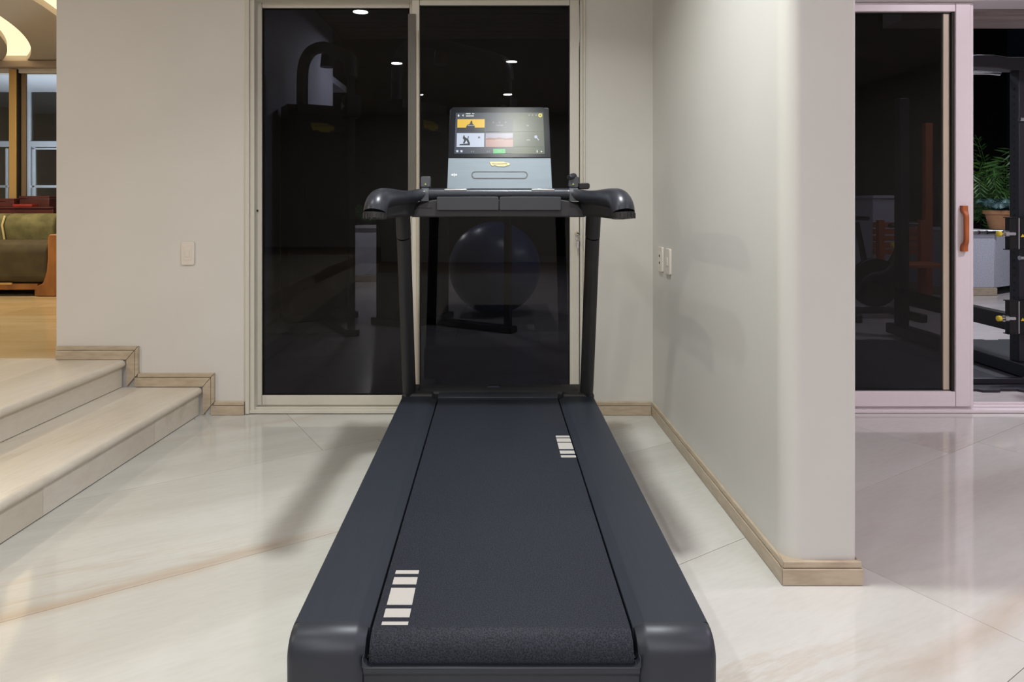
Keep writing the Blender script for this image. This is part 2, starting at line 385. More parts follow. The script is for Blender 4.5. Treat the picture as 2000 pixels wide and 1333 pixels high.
def riser(x, z0, z1, cuts, th=0.02, y0=-3.2, y1=3.25):
    ys_ = [y0] + list(cuts) + [y1]
    for a, b in zip(ys_, ys_[1:]):
        bm = bmesh.new()
        q = [(stair_x(x, a + .0008), a + .0008), (stair_x(x, b - .0008), b - .0008), (stair_x(x, b) - th, b - .0008), (stair_x(x, a) - th, a + .0008)]
        prism(bm, q, 'z', z0, z1); obj('riser', bm, M_STEP, stairs, smooth=False)
tread(-1.432, -1.85, 0.1375, cuts=(-1.8, -0.2, 0.9)); tread(-1.805, -2.10, 0.271, cuts=(-1.4, 0.3, 1.2))
riser(-1.447, 0.004, 0.100, (-0.9, 0.5, 1.62, 2.20, 2.86)); riser(-1.822, 0.1405, 0.234, (-0.9, 0.9, 2.05))
bm = bmesh.new(); prism(bm, [(stair_x(-1.50, -3.2), -3.2), (stair_x(-1.50, 3.2), 3.2), (-2.0, 3.2), (-2.0, -3.2)], 'z', 0.0, 0.098); obj('core', bm, M_GROUT, stairs, smooth=False)
bm = bmesh.new(); prism(bm, [(stair_x(-1.86, -3.2), -3.2), (stair_x(-1.86, 3.2), 3.2), (-2.3, 3.2), (-2.3, -3.2)], 'z', 0.098, 0.232); obj('core', bm, M_GROUT, stairs, smooth=False)

DX0, DX1 = X(480, YB), X(1143, YB)                   # rough opening of the middle sliding door
HEAD = 2.085
D2X0, D2X1 = 1.30, 3.60
wb = struct('wall_back', B((XL, DX0, YB, YB + 0.2, 0.0, CEIL), (DX1, D2X0, YB, YB + 0.2, 0.0, CEIL), (D2X1, 5.0, YB, YB + 0.2, 0, CEIL),
                           (DX0, DX1, YB, YB + 0.2, HEAD, CEIL), (D2X0, D2X1, YB, YB + 0.2, HEAD, CEIL), (-6.4, XL, YB, YB + 0.2, 2.40, CEIL)), M_WALL)
# partition that comes towards the viewer, its near left corner rounded
pw = [(0.775, YB + 0.01), (0.79, 1.82 + 0.05)]
for k in range(1, 9):
    a = math.radians(180 + 90 * k / 8); pw.append((0.84 + 0.05 * math.cos(a), 1.87 + 0.05 * math.sin(a)))
for k in range(0, 5):
    a = math.radians(270 + 90 * k / 4); pw.append((0.976 + 0.014 * math.cos(a), 1.834 + 0.014 * math.sin(a)))
pw += [(0.99, YB + 0.01)]
struct('wall_partition', prism(bmesh.new(), pw, 'z', 0.0, CEIL), M_WALL_R, angle=50)
struct('wall_right', B((4.9, 5.1, -5.0, YB + 0.2, 0, CEIL)), M_WALL)
struct('wall_left', B((-6.5, -6.4, -5.0, 6.72, 0, CEIL)), M_WALL)
struct('wall_rear', B((-6.5, 5.1, -5.1, -5.0, 0, CEIL)), M_WALL)
ceiling = struct('ceiling', B((-6.5, 5.1, -5.1, YB + 0.2, CEIL, CEIL + 0.1)), M_CEIL)
def downlight(x, y):
    bm = bmesh.new(); lathe(bm, [(0.048, CEIL - 0.006), (0.062, CEIL - 0.006), (0.064, CEIL), (0.046, CEIL)], 24, (x, y)); obj('downlight_ring', bm, M_FRAME, ceiling)
    bm = bmesh.new(); lathe(bm, [(0.047, CEIL - 0.002), (0.047, CEIL + 0.01)], 24, (x, y)); obj('downlight_lens', bm, M_EMW, ceiling)
for x, y in DOWNLIGHTS + DOWNLIGHTS_R: downlight(x, y)

# baseboards: a lower band and a capping strip, every length a piece of its own
bbl = struct('baseboard_back', None, None, loc=(-1.6, YB, 0)); OFF[bbl.name] = Vector((-1.6, YB, 0))
def strip(root, pts, y0, y1, m=M_BASE, name='baseboard_strip'):
    obj(name, prism(bmesh.new(), pts, 'y', y0, y1), m, root, 0.0012, 1, smooth=False)
H1, H2 = 0.046, 0.064                                 # top of the band, top of the cap
xa, xb, xc, xd = X(108, 3.25), X(246, 3.25), X(395, 3.25), X(476, 3.25)
z0, z1, z2 = 0.001, 0.139, 0.272
t1, t2 = 0.040, 0.056                                 # widths of the upright band, of band and cap
g = 0.0012
for (xs_, xe_, zb, zn) in ((xa, xb, z2, z1), (xb, xc, z1, z0)):
    left = xs_ + (0 if xs_ == xa else t1)
    leftc = xs_ + (0 if xs_ == xa else t2)
    strip(bbl, [(left, zb), (xe_, zb), (xe_ + t1 - g, zb + H1 - g), (left + (0 if xs_ == xa else 0.0), zb + H1 - g)], 3.25, YB)
    strip(bbl, [(leftc if xs_ != xa else left, zb + H1 + g), (xe_ + t1, zb + H1 + g), (xe_ + t2 - g, zb + H2), (leftc if xs_ != xa else left, zb + H2)], 3.252, YB)
    strip(bbl, [(xe_ + g, zb - g), (xe_ + t1, zb + H1 - 2 * g), (xe_ + t1, zn + H1), (xe_ + g, zn)], 3.25, YB)
    strip(bbl, [(xe_ + t1 + g, zb + H1), (xe_ + t2, zb + H2 - g), (xe_ + t2, zn + H2), (xe_ + t1 + g, zn + H1 + g)], 3.252, YB)
strip(bbl, [(xc + t1 + g, z0), (xd, z0), (xd, z0 + H1 - g), (xc + t1 + g, z0 + H1 - g)], 3.25, YB)
strip(bbl, [(xc + t2 + g, z0 + H1 + g), (xd, z0 + H1 + g), (xd, z0 + H2), (xc + t2 + g, z0 + H2)], 3.252, YB)
xe0, xe1 = X(1146, 3.25), 0.7635
strip(bbl, [(xe0, z0), (xe1, z0), (xe1, H1 - g), (xe0, H1 - g)], 3.25, YB)
strip(bbl, [(xe0, H1 + g), (xe1, H1 + g), (xe1, H2), (xe0, H2)], 3.252, YB)
bbp = struct('baseboard_partition', None, None, loc=(0.85, 2.2, 0)); OFF[bbp.name] = Vector((0.85, 2.2, 0))
def plan(pts, za, zb): obj('baseboard_strip', prism(bmesh.new(), pts, 'z', za, zb), M_BASE, bbp, 0.0012, 1, smooth=False)
for ins, za, zb in ((0.0, z0, H1 - g), (0.003, H1 + g, H2)):
    plan([(0.7635 + ins, 3.249), (0.776, 3.249), (0.79, 1.87), (0.7785 + ins, 1.804)], za, zb)
    plan([(0.7795 + ins, 1.804 + ins), (0.79, 1.87), (0.84, 1.8195), (0.99, 1.8195), (0.999 - ins, 1.804 + ins)], za, zb)
    plan([(0.9995 - ins, 1.806 + ins), (0.9905, 1.8195), (0.9905, 3.26), (1.003 - ins, 3.26)], za, zb)

# ------------------------------------------------------------------ middle sliding door
K = YB / F
door = struct('door_1', None, None, loc=((DX0 + DX1) / 2, YB, 0)); OFF[door.name] = Vector(((DX0 + DX1) / 2, YB, 0))
zt = HEAD
fx0, fx1 = X(480, YB), X(1143, YB)
obj('frame', B((fx0, X(488, YB), YB - 0.012, YB + 0.10, 0.004, zt), (X(488, YB), X(497, YB), YB - 0.002, YB + 0.10, 0.004, zt)), M_FRAME, door, 0.002)
obj('frame', B((X(1133, YB), X(1139, YB), YB + 0.002, YB + 0.10, 0.004, zt), (X(1139, YB), fx1, YB - 0.010, YB + 0.10, 0.004, zt)), M_FRAME, door, 0.002)
obj('frame', B((fx0, fx1, YB - 0.012, YB + 0.10, 2.036, zt)), M_FRAME, door, 0.002)
obj('track', B((fx0, fx1, YB - 0.004, YB + 0.10, 0.004, 0.022), (fx0, fx1, YB + 0.012, YB + 0.018, 0.022, 0.030), (fx0, fx1, YB + 0.056, YB + 0.062, 0.022, 0.030)), M_FRAME, door, 0.001)
def leaf(y0, th, xl, xl2, xr2, xr, zb, zb2, zt2, ztp, m_l=M_FRAME, name='door_leaf'):
    ga = 0.001
    f = obj(name, B((xl, xl2, y0, y0 + th, zb, ztp)), m_l, door, 0.002)
    obj('stile', B((xr2, xr, y0, y0 + th, zb, ztp)), M_FRAME, f, 0.002)
    obj('bottom_rail', B((xl2 + ga, xr2 - ga, y0 + 0.002, y0 + th, zb, zb2)), M_FRAME, f, 0.002)
    obj('top_rail', B((xl2 + ga, xr2 - ga, y0 + 0.002, y0 + th, zt2, ztp)), M_FRAME, f, 0.002)
    obj('pane', B((xl2 - 0.004, xr2 + 0.004, y0 + th / 2 - 0.003, y0 + th / 2 + 0.003, zb2 - 0.004, zt2 + 0.004)), M_GLASS, f, smooth=False)
    s_ = 0.004
    obj('seal', B((xl2, xl2 + s_, y0 + .008, y0 + th - .008, zb2, zt2), (xr2 - s_, xr2, y0 + .008, y0 + th - .008, zb2, zt2), (xl2, xr2, y0 + .008, y0 + th - .008, zb2, zb2 + s_), (xl2, xr2, y0 + .008, y0 + th - .008, zt2 - s_, zt2)), M_SEAL, f)
    return f
yl = YB + 0.045
leaf_l = leaf(yl, 0.035, X(499, yl), X(511, yl), X(800, yl), X(812, yl), 0.030, Z(773, yl), Z(15, yl), Z(-4, yl))
yr = YB + 0.002
leaf_r = leaf(yr, 0.035, X(804.5, yr), X(819, yr), X(1113, yr), X(1131, yr), 0.030, Z(768, yr), Z(10, yr), Z(-6, yr))
obj('stile_strip', B((X(797, yr - .006), X(812, yr - .006), yr - 0.008, yr - 0.0005, Z(400, yr), Z(28, yr))), M_DARKSTRIP, leaf_r, 0.001)  # added strip that carries the darker tone of the upper stile
obj('stile_strip', B((X(814, yr), X(817, yr), yr - 0.012, yr - 0.0005, 0.09, Z(60, yr))), M_BEIGE, leaf_r, 0.001)
def lock(px, py, y, parent, dark=True):
    c = P(px, py, y); bm = bmesh.new()
    cyl(bm, c + Vector((0, 0, 0)), c + Vector((0, -0.008, 0)), 0.011, 0.010, 18); l = obj('lock_cylinder', bm, M_BEIGE, parent)
    bm = bmesh.new(); cyl(bm, c + Vector((0.003, -0.008, -0.002)), c + Vector((0.003, -0.016, -0.002)), 0.006, 0.005, 12); obj('keyhole', bm, M_SEAL, l)
lock(502, 411, yl, leaf_l); lock(1127, 456, yr, leaf_r)
def keys(px, py, y, label):
    c = P(px, py, y); t = thing('door_key', label, 'key', c)
    bm = bmesh.new(); cyl(bm, c + Vector((0, -.004, 0.006)), c + Vector((0, -.026, 0.006)), 0.003, n=10); obj('key_blade', bm, M_STEEL, t)
    bm = bmesh.new(); n = 20
    pts = [c + Vector((math.sin(2 * PI * k / n) * 0.010, -.026, -0.012 + math.cos(2 * PI * k / n) * 0.018)) for k in range(n + 1)]
    sweep(bm, pts, 0.0016, 6, False); obj('key_ring', bm, M_CHROME, t)
    bm = bmesh.new(); prism(bm, [(c.x - .006, c.z - .028), (c.x + .006, c.z - .028), (c.x + .004, c.z - .060), (c.x, c.z - .064), (c.x - .004, c.z - .060)], 'y', c.y - .029, c.y - .026); obj('hanging_key', bm, M_CHROME, t, 0.0006)
keys(496, 440, yl, 'small silver key ring hanging on the cream stile beside the light switch wall')
keys(1127, 460, yr, 'keys hanging from the lock in the stile behind the treadmill upright')

# ------------------------------------------------------------------ right sliding door, half open
Y2 = 3.30
door2 = struct('door_2', None, None, loc=(2.3, Y2, 0)); OFF[door2.name] = Vector((2.3, Y2, 0))
obj('frame', B((D2X0, D2X1, Y2 - .03, Y2 + 0.12, Z(4, Y2), HEAD)), M_FRAME_W, door2, 0.002)
obj('frame', B((D2X0, D2X0 + 0.04, Y2 - .03, Y2 + 0.12, 0.004, Z(4, Y2))), M_FRAME_W, door2, 0.002)
obj('frame', B((D2X1 - .04, D2X1, Y2 - .03, Y2 + 0.12, 0.004, Z(4, Y2))), M_FRAME_W, door2, 0.002)
obj('track', B((D2X0 + .04, D2X1 - .04, Y2 - .02, Y2 + 0.12, 0.002, 0.016), (D2X0 + .04, D2X1 - .04, Y2 + 0.02, Y2 + 0.026, 0.016, 0.026), (D2X0 + .04, D2X1 - .04, Y2 + 0.075, Y2 + 0.081, 0.016, 0.026)), M_FRAME_W, door2, 0.001)
zb, ztp = 0.028, Z(4.5, Y2)
f2 = obj('door_leaf', B((X(1867, Y2), X(1896, Y2), Y2, Y2 + 0.045, zb, ztp)), M_FRAME_W, door2, 0.003)
obj('stile_edge', B((X(1896.6, Y2), X(1903, Y2), Y2 + 0.006, Y2 + 0.045, zb, ztp)), M_FRAME_W, f2, 0.002)
obj('bottom_rail', B((1.36, X(1866.4, Y2), Y2 + 0.002, Y2 + 0.045, zb, Z(766, Y2))), M_FRAME_W, f2, 0.002)
obj('top_rail', B((1.36, X(1866.4, Y2), Y2 + 0.002, Y2 + 0.045, Z(22, Y2), ztp)), M_FRAME_W, f2, 0.002)
obj('inner_stile', B((X(1841, Y2 + .03), X(1853, Y2 + .03), Y2 + 0.024, Y2 + 0.045, Z(766, Y2), Z(22, Y2)), (X(1853, Y2 + .03), X(1857, Y2 + .03), Y2 + 0.030, Y2 + 0.045, Z(766, Y2), Z(22, Y2)), (X(1857, Y2 + .03), X(1863, Y2 + .03), Y2 + 0.024, Y2 + 0.045, Z(766, Y2), Z(22, Y2))), M_BEIGE, f2, 0.0015)
obj('seal', B((X(1862, Y2), X(1866.4, Y2), Y2 + 0.010, Y2 + 0.045, Z(766, Y2), Z(22, Y2)), (1.36, X(1866, Y2), Y2 + 0.022, Y2 + 0.03, Z(766, Y2), Z(764.2, Y2)), (1.36, X(1866, Y2), Y2 + 0.022, Y2 + 0.03, Z(24, Y2), Z(22, Y2))), M_SEAL, f2)
obj('pane', B((1.36, X(1842, Y2 + .03), Y2 + 0.031, Y2 + 0.037, Z(767, Y2), Z(21, Y2))), M_GLASS, f2, smooth=False)
for yy in (40, 190, 225, 400, 560, 700):
    c = P(1855, yy, Y2 + 0.03); bm = bmesh.new(); cyl(bm, c, c + Vector((0, -.004, 0)), 0.0035, n=8); obj('screw', bm, M_SEAL, f2)
hz0, hz1 = Z(491, Y2), Z(402, Y2); hx = X(1880.5, Y2); bm = bmesh.new()
prof = []
for i in range(21):
    t = i / 20; e = min(1, max(0, (abs(t - .5) - .27) / .13)); e = e * e * (3 - 2 * e)
    prof.append((t, 0.0105 + 0.0045 * e, 0.034 * (1 - e) + 0.020 * e, 0.018 * (1 - e)))
rings = []
for t, hw, yo, yi in prof:
    z_ = hz0 + (hz1 - hz0) * t
    rings.append([bm.verts.new((hx + a, Y2 - b, z_)) for a, b in ((-hw, yi), (-hw, yo - .004), (-hw + .004, yo), (hw - .004, yo), (hw, yo - .004), (hw, yi))])
for a, b in zip(rings, rings[1:]):
    for i in range(6): bm.faces.new((a[i], a[(i + 1) % 6], b[(i + 1) % 6], b[i]))
bm.faces.new(rings[0]); bm.faces.new(rings[-1][::-1])
obj('door_handle', bm, M_WOOD, f2)

# ------------------------------------------------------------------ switches on the walls
def switch(px, py, y, label, w=0.064, h=0.115):
    c = P(px, py, y); t = thing('light_switch', label, 'switch', c)
    obj('cover_plate', prism(bmesh.new(), [(c.x + a, c.z + b) for a, b in rrect(-w / 2, w / 2, -h / 2, h / 2, 0.008)], 'y', YB - 0.009, YB), M_SWITCH, t, 0.002)
    obj('rocker', B((c.x - .011, c.x + .011, YB - 0.013, YB - 0.008, c.z - .018, c.z + .018)), M_SWITCH, t, 0.0015)
    obj('insert', B((c.x - .018, c.x + .018, YB - 0.0102, YB - 0.008, c.z - .034, c.z + .034)), M_SWITCH, t, 0.001)
switch(368, 495, YB, 'cream light switch on the left stretch of wall above the steps')
def switch_side(y, label, z, extra):
    t = thing('wall_switch', label, 'switch', (0.775, y, z)); xw = 0.7768 + 0.0105 * (3.2 - y) * 0
    xw = 0.775 + (3.28 - y) * 0.0107
    obj('cover_plate', prism(bmesh.new(), [(y + a, z + b) for a, b in rrect(-0.036, 0.036, -0.058, 0.058, 0.008)], 'x', xw - 0.009, xw + 0.002), M_SWITCH, t, 0.002)
    if extra: obj('rocker', B((xw - 0.013, xw - .008, y - 0.011, y + 0.011, z - .018, z + .018)), M_SWITCH, t, 0.0015)
    else:
        obj('socket_face', B((xw - 0.0105, xw - .008, y - 0.018, y + 0.018, z - .034, z + .034)), M_SWITCH, t, 0.001)
        for dz in (.016, -.016): obj('socket_slot', B((xw - 0.0112, xw - .010, y - 0.007, y + 0.007, z + dz - .005, z + dz + .005)), M_SEAL, t)
switch_side(3.105, 'wall plate on the partition nearest the inside corner, left of its twin', Z(507, 3.10), False)
switch_side(2.975, 'wall switch with raised rocker on the partition, right of the corner plate', Z(511, 2.985), True)

# ------------------------------------------------------------------ treadmill
TX = 0.012
tm = thing('treadmill', 'graphite running machine with lit touch screen, facing the dark sliding door', 'treadmill', (TX, 2.0, 0))
ZT = 0.231; RW = 0.4025; BW = 0.2533; YR = 1.284; YF = 2.775; YE = 1.236
for s in (-1, 1):
    # foot rail plates
    pts = [(TX + s * BW, ZT - 0.012), (TX + s * (BW + 0.022), ZT - 0.002), (TX + s * (BW + 0.026), ZT), (TX + s * (RW - 0.006), ZT), (TX + s * RW, ZT - 0.010), (TX + s * RW, 0.165), (TX + s * BW, 0.165)]
    obj('side_rail', prism(bmesh.new(), pts, 'y', YR + 0.0008, YF - 0.002), M_RAIL, tm, 0.0012, 1)
    obj('side_skirt', B((TX + s * (RW - 0.02), TX + s * (RW - 0.002), YR + 0.01, YF + 0.12, 0.075, 0.166)), M_SHROUD, tm, 0.004)
obj('deck', B((TX - RW + 0.03, TX + RW - 0.03, YR + 0.02, YF + 0.05, 0.11, 0.164), (TX - BW + .004, TX + BW - .004, YR + 0.03, YF - 0.04, 0.16, 0.212)), M_BLACK, tm)
# rear end cap: a C-shaped moulding rolled down at the back, open for the belt
def cap_profile(w_in, w_out, s):
    """profile in (y,z) from the seam over the roll to the bottom"""
    r = 0.046; pr = [(YR, ZT - 0.0)]
    for k in range(1, 13):
        a = PI / 2 + (PI / 2) * k / 12
        pr.append((YE + r + math.cos(a) * r, ZT - r + math.sin(a) * r))
    pr += [(YE + 0.002, 0.10), (YE + 0.010, 0.062)]
    return pr
path = cap_profile(0, 0, 1)
for s in (-1, 1):
    cb = bmesh.new()
    xo = [BW + 0.003, BW + 0.016, BW + 0.024, RW - 0.016, RW - 0.007, RW - 0.002, RW]      # lateral stations, outer edge rounded
    dz = [0.012, 0.004, 0.0, 0.0, 0.0025, 0.007, 0.018]
    grid = []
    for i, (y, z) in enumerate(path):
        ny, nz = (0, 1) if i == 0 else ((0, 1) if i == 0 else None) or (0, 1)
        if 1 <= i <= 12:
            a = PI / 2 + (PI / 2) * i / 12; ny, nz = math.cos(a), math.sin(a)
        elif i > 12: ny, nz = -1, 0
        grid.append([cb.verts.new((TX + s * x, y - ny * d, z - nz * d)) for x, d in zip(xo, dz)])
    for a, b in zip(grid, grid[1:]):
        for i in range(len(xo) - 1): cb.faces.new((a[i], a[i + 1], b[i + 1], b[i]) if s > 0 else (a[i + 1], a[i], b[i], b[i + 1]))
    # outer wall returning forward, closing the side
    for i in range(len(grid) - 1):
        a, b = grid[i][-1], grid[i + 1][-1]
        c = cb.verts.new((a.co.x, YR + 0.0, a.co.z)); d = cb.verts.new((b.co.x, YR + 0.0, b.co.z)); cb.faces.new((a, b, d, c))
    for i in range(len(grid) - 1):
        a, b = grid[i][0], grid[i + 1][0]
        c = cb.verts.new((a.co.x, YR + 0.05, a.co.z)); d = cb.verts.new((b.co.x, YR + 0.05, b.co.z)); cb.faces.new((a, c, d, b))
    obj('end_cap', cb, M_CAP, tm, angle=50)
lipz = 0.176
bm = bmesh.new()
pts = [(YE + 0.028, lipz - 0.004), (YE + 0.012, lipz), (YE + 0.002, lipz), (YE, lipz - 0.003), (YE + 0.0005, lipz - 0.012), (YE + 0.006, lipz - 0.020), (YE + 0.006, 0.10), (YE + 0.014, 0.062), (YE + 0.04, 0.062)]
prism(bm, pts, 'x', TX - BW - 0.004, TX + BW + 0.004); obj('rear_panel', bm, M_CAP, tm, 0.001, 1)
for s in (-1, 1):   # rounded lower corners of the belt opening
    rr = 0.016; c0 = (TX + s * (BW + 0.004 - rr), lipz + rr); pts = [(TX + s * (BW + 0.006), lipz - .002)]
    for k in range(7):
        a = -PI / 2 + (PI / 2) * k / 6; pts.append((c0[0] + s * math.cos(a) * rr, c0[1] + math.sin(a) * rr))
    pts.append((TX + s * (BW + 0.006), lipz + rr))
    obj('opening_corner', prism(bmesh.new(), pts, 'y', YE + 0.001, YE + 0.014), M_CAP, tm, smooth=False)
obj('end_lining', B((TX - RW + 0.01, TX + RW - 0.01, YE + 0.035, YE + 0.05, 0.065, 0.17)), M_BLACK, tm)
# running belt around the rear and front rollers
ZB = 0.226; rr = 0.038; yb0 = YE + 0.006 + rr
prof = [(2.742 + 0.03 * math.sin(a), ZB - 0.03 + 0.03 * math.cos(a)) for a in [PI / 2 * k / 6 for k in range(6, -1, -1)]]
prof += [(2.742 - (2.742 - yb0) * k / 10, ZB) for k in range(1, 11)]
prof += [(yb0 + rr * math.cos(PI / 2 + 2.4 * k / 16), ZB - rr + rr * math.sin(PI / 2 + 2.4 * k / 16)) for k in range(1, 17)]
bm = bmesh.new(); A = []
xs_ = [-BW + 0.006, -BW + 0.010, BW - 0.010, BW - 0.006]
for y, z in prof: A.append([bm.verts.new((TX + x, y, z - (0.002 if i in (0, 3) else 0))) for i, x in enumerate(xs_)])
for a, b in zip(A, A[1:]):
    for i in range(3): bm.faces.new((a[i], a[i + 1], b[i + 1], b[i]))
belt = obj('running_belt', bm, M_BELT, tm, angle=60)
for x0_, x1_, bars in ((-0.231, -0.180, ((1.472, 1.4577), (1.445, 1.4177), (1.4046, 1.3456), (1.3329, 1.305), (1.2915, 1.281))),
                       (0.199, 0.247, ((2.322, 2.304), (2.296, 2.263), (2.254, 2.196), (2.182, 2.155), (2.142, 2.124)))):
    for a, b in bars: obj('printed_bar', B((TX + x0_, TX + x1_, b, a, ZB - 0.0003, ZB + 0.0005)), M_PRINT, belt, smooth=False)
# front: roller cover, feet of the uprights, low front body
obj('roller_cover', prism(bmesh.new(), [(2.765, 0.19), (2.765, ZB + 0.004), (2.772, ZB + 0.010), (2.802, ZB + 0.016), (2.812, ZB + 0.010), (2.812, 0.19)], 'x', TX - BW + 0.004, TX + BW - 0.004), M_CAP, tm, 0.002)
bm = bmesh.new(); prism(bm, [(2.806, 0.10), (2.806, ZT + 0.008), (2.83, ZT + 0.020), (2.90, ZT + 0.016), (2.935, ZT - 0.02), (2.94, 0.10)], 'x', TX - 0.34, TX + 0.34); obj('front_body', bm, M_SHROUD, tm, 0.008, 3)
bm = bmesh.new(); prism(bm, [(TX - .05, ZT + 0.017), (TX - .038, ZT + 0.026), (TX + .0, ZT + 0.026), (TX + .014, ZT + 0.017)], 'y', 2.84, 2.87); obj('grip_recess', bm, M_CAP, tm, 0.002)
for s in (-1, 1):
    xo = TX + s * RW; xi = TX + s * 0.27
    obj('upright_foot', B((min(xo, xi), max(xo, xi), YF, 2.93, 0.07, ZT + 0.012)), M_SHROUD, tm, 0.012, 3)
    bm = bmesh.new(); x_ = TX + s * 0.375
    pth = smooth_path([(x_, 2.835, 0.20), (x_, 2.80, 0.30), (x_, 2.735, 0.55), (x_ - s * 0.001, 2.65, 0.86), (x_ - s * 0.001, 2.637, 0.905)], 4)
    sweep(bm, pth, [(0.046, 0.0275)] * len(pth), 20, True, up=(0, 1, 0)); p_ = obj('upright', bm, M_SHROUD, tm)
    bm = bmesh.new(); sweep(bm, [(x_ - s * .001, 2.6365, 0.908), (x_ - s * .001, 2.60, 1.03)], [(0.047, 0.0285)] * 2, 20, True, up=(0, 1, 0)); obj('collar', bm, M_SHROUD, p_)
for sx in (-0.33, 0.33):
    for y in (1.32, 2.86):
        bm = bmesh.new(); cyl(bm, (TX + sx, y, 0.0), (TX + sx, y, 0.03), 0.032, 0.03, 20); cyl(bm, (TX + sx, y, 0.03), (TX + sx, y, 0.115), 0.014, n=12); obj('foot', bm, M_BLACK, tm)
# handlebar
YH = 2.44
bm = bmesh.new(); cyl(bm, (TX - 0.262, YH, 1.072), (TX + 0.262, YH, 1.072), 0.0205, n=28); bar = obj('handlebar', bm, M_HANDLE, tm)
for px in (849, 1102): bm = bmesh.new(); xx = X(px, YH); cyl(bm, (xx - .0008, YH, 1.072), (xx + .0008, YH, 1.072), 0.0209, n=28); obj('seam', bm, M_BLACK, bar)
for pa, pb in ((868, 912), (1038, 1083)):
    obj('contact_strip', B((X(pa, YH - .012), X(pb, YH - .012), YH - 0.019, YH - 0.004, 1.0835, 1.0905)), M_STEEL, bar, 0.002)
plan_ = [(0.0, 2.468), (0.29, 2.455), (0.318, 2.40), (0.333, 2.25), (0.338, 2.05), (0.346, 1.965), (0.378, 1.955), (0.386, 2.05), (0.388, 2.30), (0.394, 2.45), (0.390, 2.56), (0.36, 2.62), (0.28, 2.64), (0.0, 2.60)]
full = [(TX + x, y) for x, y in plan_] + [(TX - x, y) for x, y in plan_[::-1] if x > 0]
obj('handlebar_shroud', prism(bmesh.new(), full, 'z', 0.990, 1.044), M_SHROUD, tm, 0.010, 3)
for s in (-1, 1):
    gp = smooth_path([(0.255, YH, 1.072, .0205), (0.285, 2.430, 1.069, .0215), (0.318, 2.395, 1.060, .024), (0.342, 2.32, 1.056, .0275), (0.353, 2.20, 1.0545, .031), (0.3575, 2.08, 1.052, .0335), (0.361, 2.010, 1.0465, .0345), (0.3640, 1.972, 1.030, .0345), (0.3655, 1.960, 1.010, .0335)], 5)
    bm = bmesh.new(); sweep(bm, [(TX + s * a, b, c) for a, b, c, d in gp], [d for *_, d in gp], 22, True); gr = obj('grip', bm, M_HANDLE, tm, angle=60)
    bm = bmesh.new(); sweep(bm, [(TX + s * .3655, 1.960, 1.0105), (TX + s * .3662, 1.958, 0.9935)], [.0338, .0342], 22, True); obj('grip_cap', bm, M_BLACK, gr)
    for k in range(5):
        a = PI * (1.15 + 0.16 * k) if s < 0 else PI * (1.32 + .13 * k); c_ = (TX + s * .366 + math.cos(a) * .0335, 1.9585 + math.sin(a) * .0335)
        obj('cap_rib', B((c_[0] - .0022, c_[0] + .0022, c_[1] - .003, c_[1] + .003, 0.994, 1.0095)), M_SHROUD, gr)
# lower fascia with the two tray fronts
yf = 2.425
fas = [(-0.318, 0.9868), (-0.312, 1.008), (-0.292, 1.032), (-0.262, 1.046), (-0.23, 1.052), (0.23, 1.052), (0.262, 1.046), (0.292, 1.032), (0.312, 1.008), (0.318, 0.9868)]
fa = obj('fascia', prism(bmesh.new(), [(TX + a, b) for a, b in fas], 'y', yf, 2.50), mat('fascia_plastic', (35, 35, 40), 0.5), tm, 0.005, 2)
yt = 2.412
for pa, pb in ((853, 974), (975.6, 1096)):
    obj('tray_front', prism(bmesh.new(), rrect(X(pa, yt), X(pb, yt), Z(411, yt), Z(384.5, yt), 0.005, 3), 'y', yt, yt + 0.03), M_TRAY, fa, 0.0015)
obj('slot', B((X(811, yf), X(845, yf), yf - 0.0008, yf + .004, Z(407.4, yf), Z(405.6, yf))), M_SEAL, fa)
obj('seam', B((X(974.4, yf), X(975.2, yf), yf - 0.0006, yf + .004, Z(427, yf), Z(412, yf))), M_SEAL, fa)
# heart-rate and speed controls clamped on the bar
def clamp(px, tilt):
    x_ = X(px, YH); bm = bmesh.new(); sweep(bm, [(x_ - .015, YH, 1.072), (x_ + .013, YH, 1.072)], .0235, 24, True); box(bm, x_ - .015, x_ + .013, YH - .0235, YH + .0, 1.045, 1.072)
    c = obj('control_clamp', bm, mat('clamp_plastic', (60, 64, 70), 0.5), tm, 0.001)
    bm = bmesh.new(); prism(bm, rrect(-.0185, .0185, 0.0, .042, .006, 4), 'y', -.011, .011)
    bmesh.ops.transform(bm, matrix=Matrix.Translation((x_, YH + .002, 1.094)) @ Matrix.Rotation(tilt[0], 4, 'X') @ Matrix.Rotation(tilt[1], 4, 'Y'), verts=bm.verts)
    obj('control_head', bm, mat('clamp_head', (48, 51, 58), 0.4), c, 0.003)
    bm = bmesh.new(); z_ = 1.1045; prism(bm, [(x_ - .004, z_), (x_ + .004, z_), (x_, z_ + .009)], 'y', YH - .0105, YH - .0085); obj('triangle_mark', bm, mat('mark_olive', (150, 160, 96), 0.5), c)
    return c
clamp(831.5, (-0.15, 0)); c2 = clamp(1119, (-0.1, 0.12))
bm = bmesh.new(); prism(bm, rrect(X(1128, 2.46), X(1151, 2.46), Z(370, 2.46), Z(357.5, 2.46), 0.009, 5), 'y', 2.445, 2.475); cl = obj('clip_sensor', bm, M_BLACK, c2, 0.003)
# small second head above the right clamp
bm = bmesh.new(); sweep(bm, [(X(1111, 2.44), 2.43, 1.131), (X(1122, 2.44), 2.45, 1.139)], [(0.009, 0.012), (0.011, .014)], 14, True); obj('knob', bm, M_HANDLE, c2, 0.002)

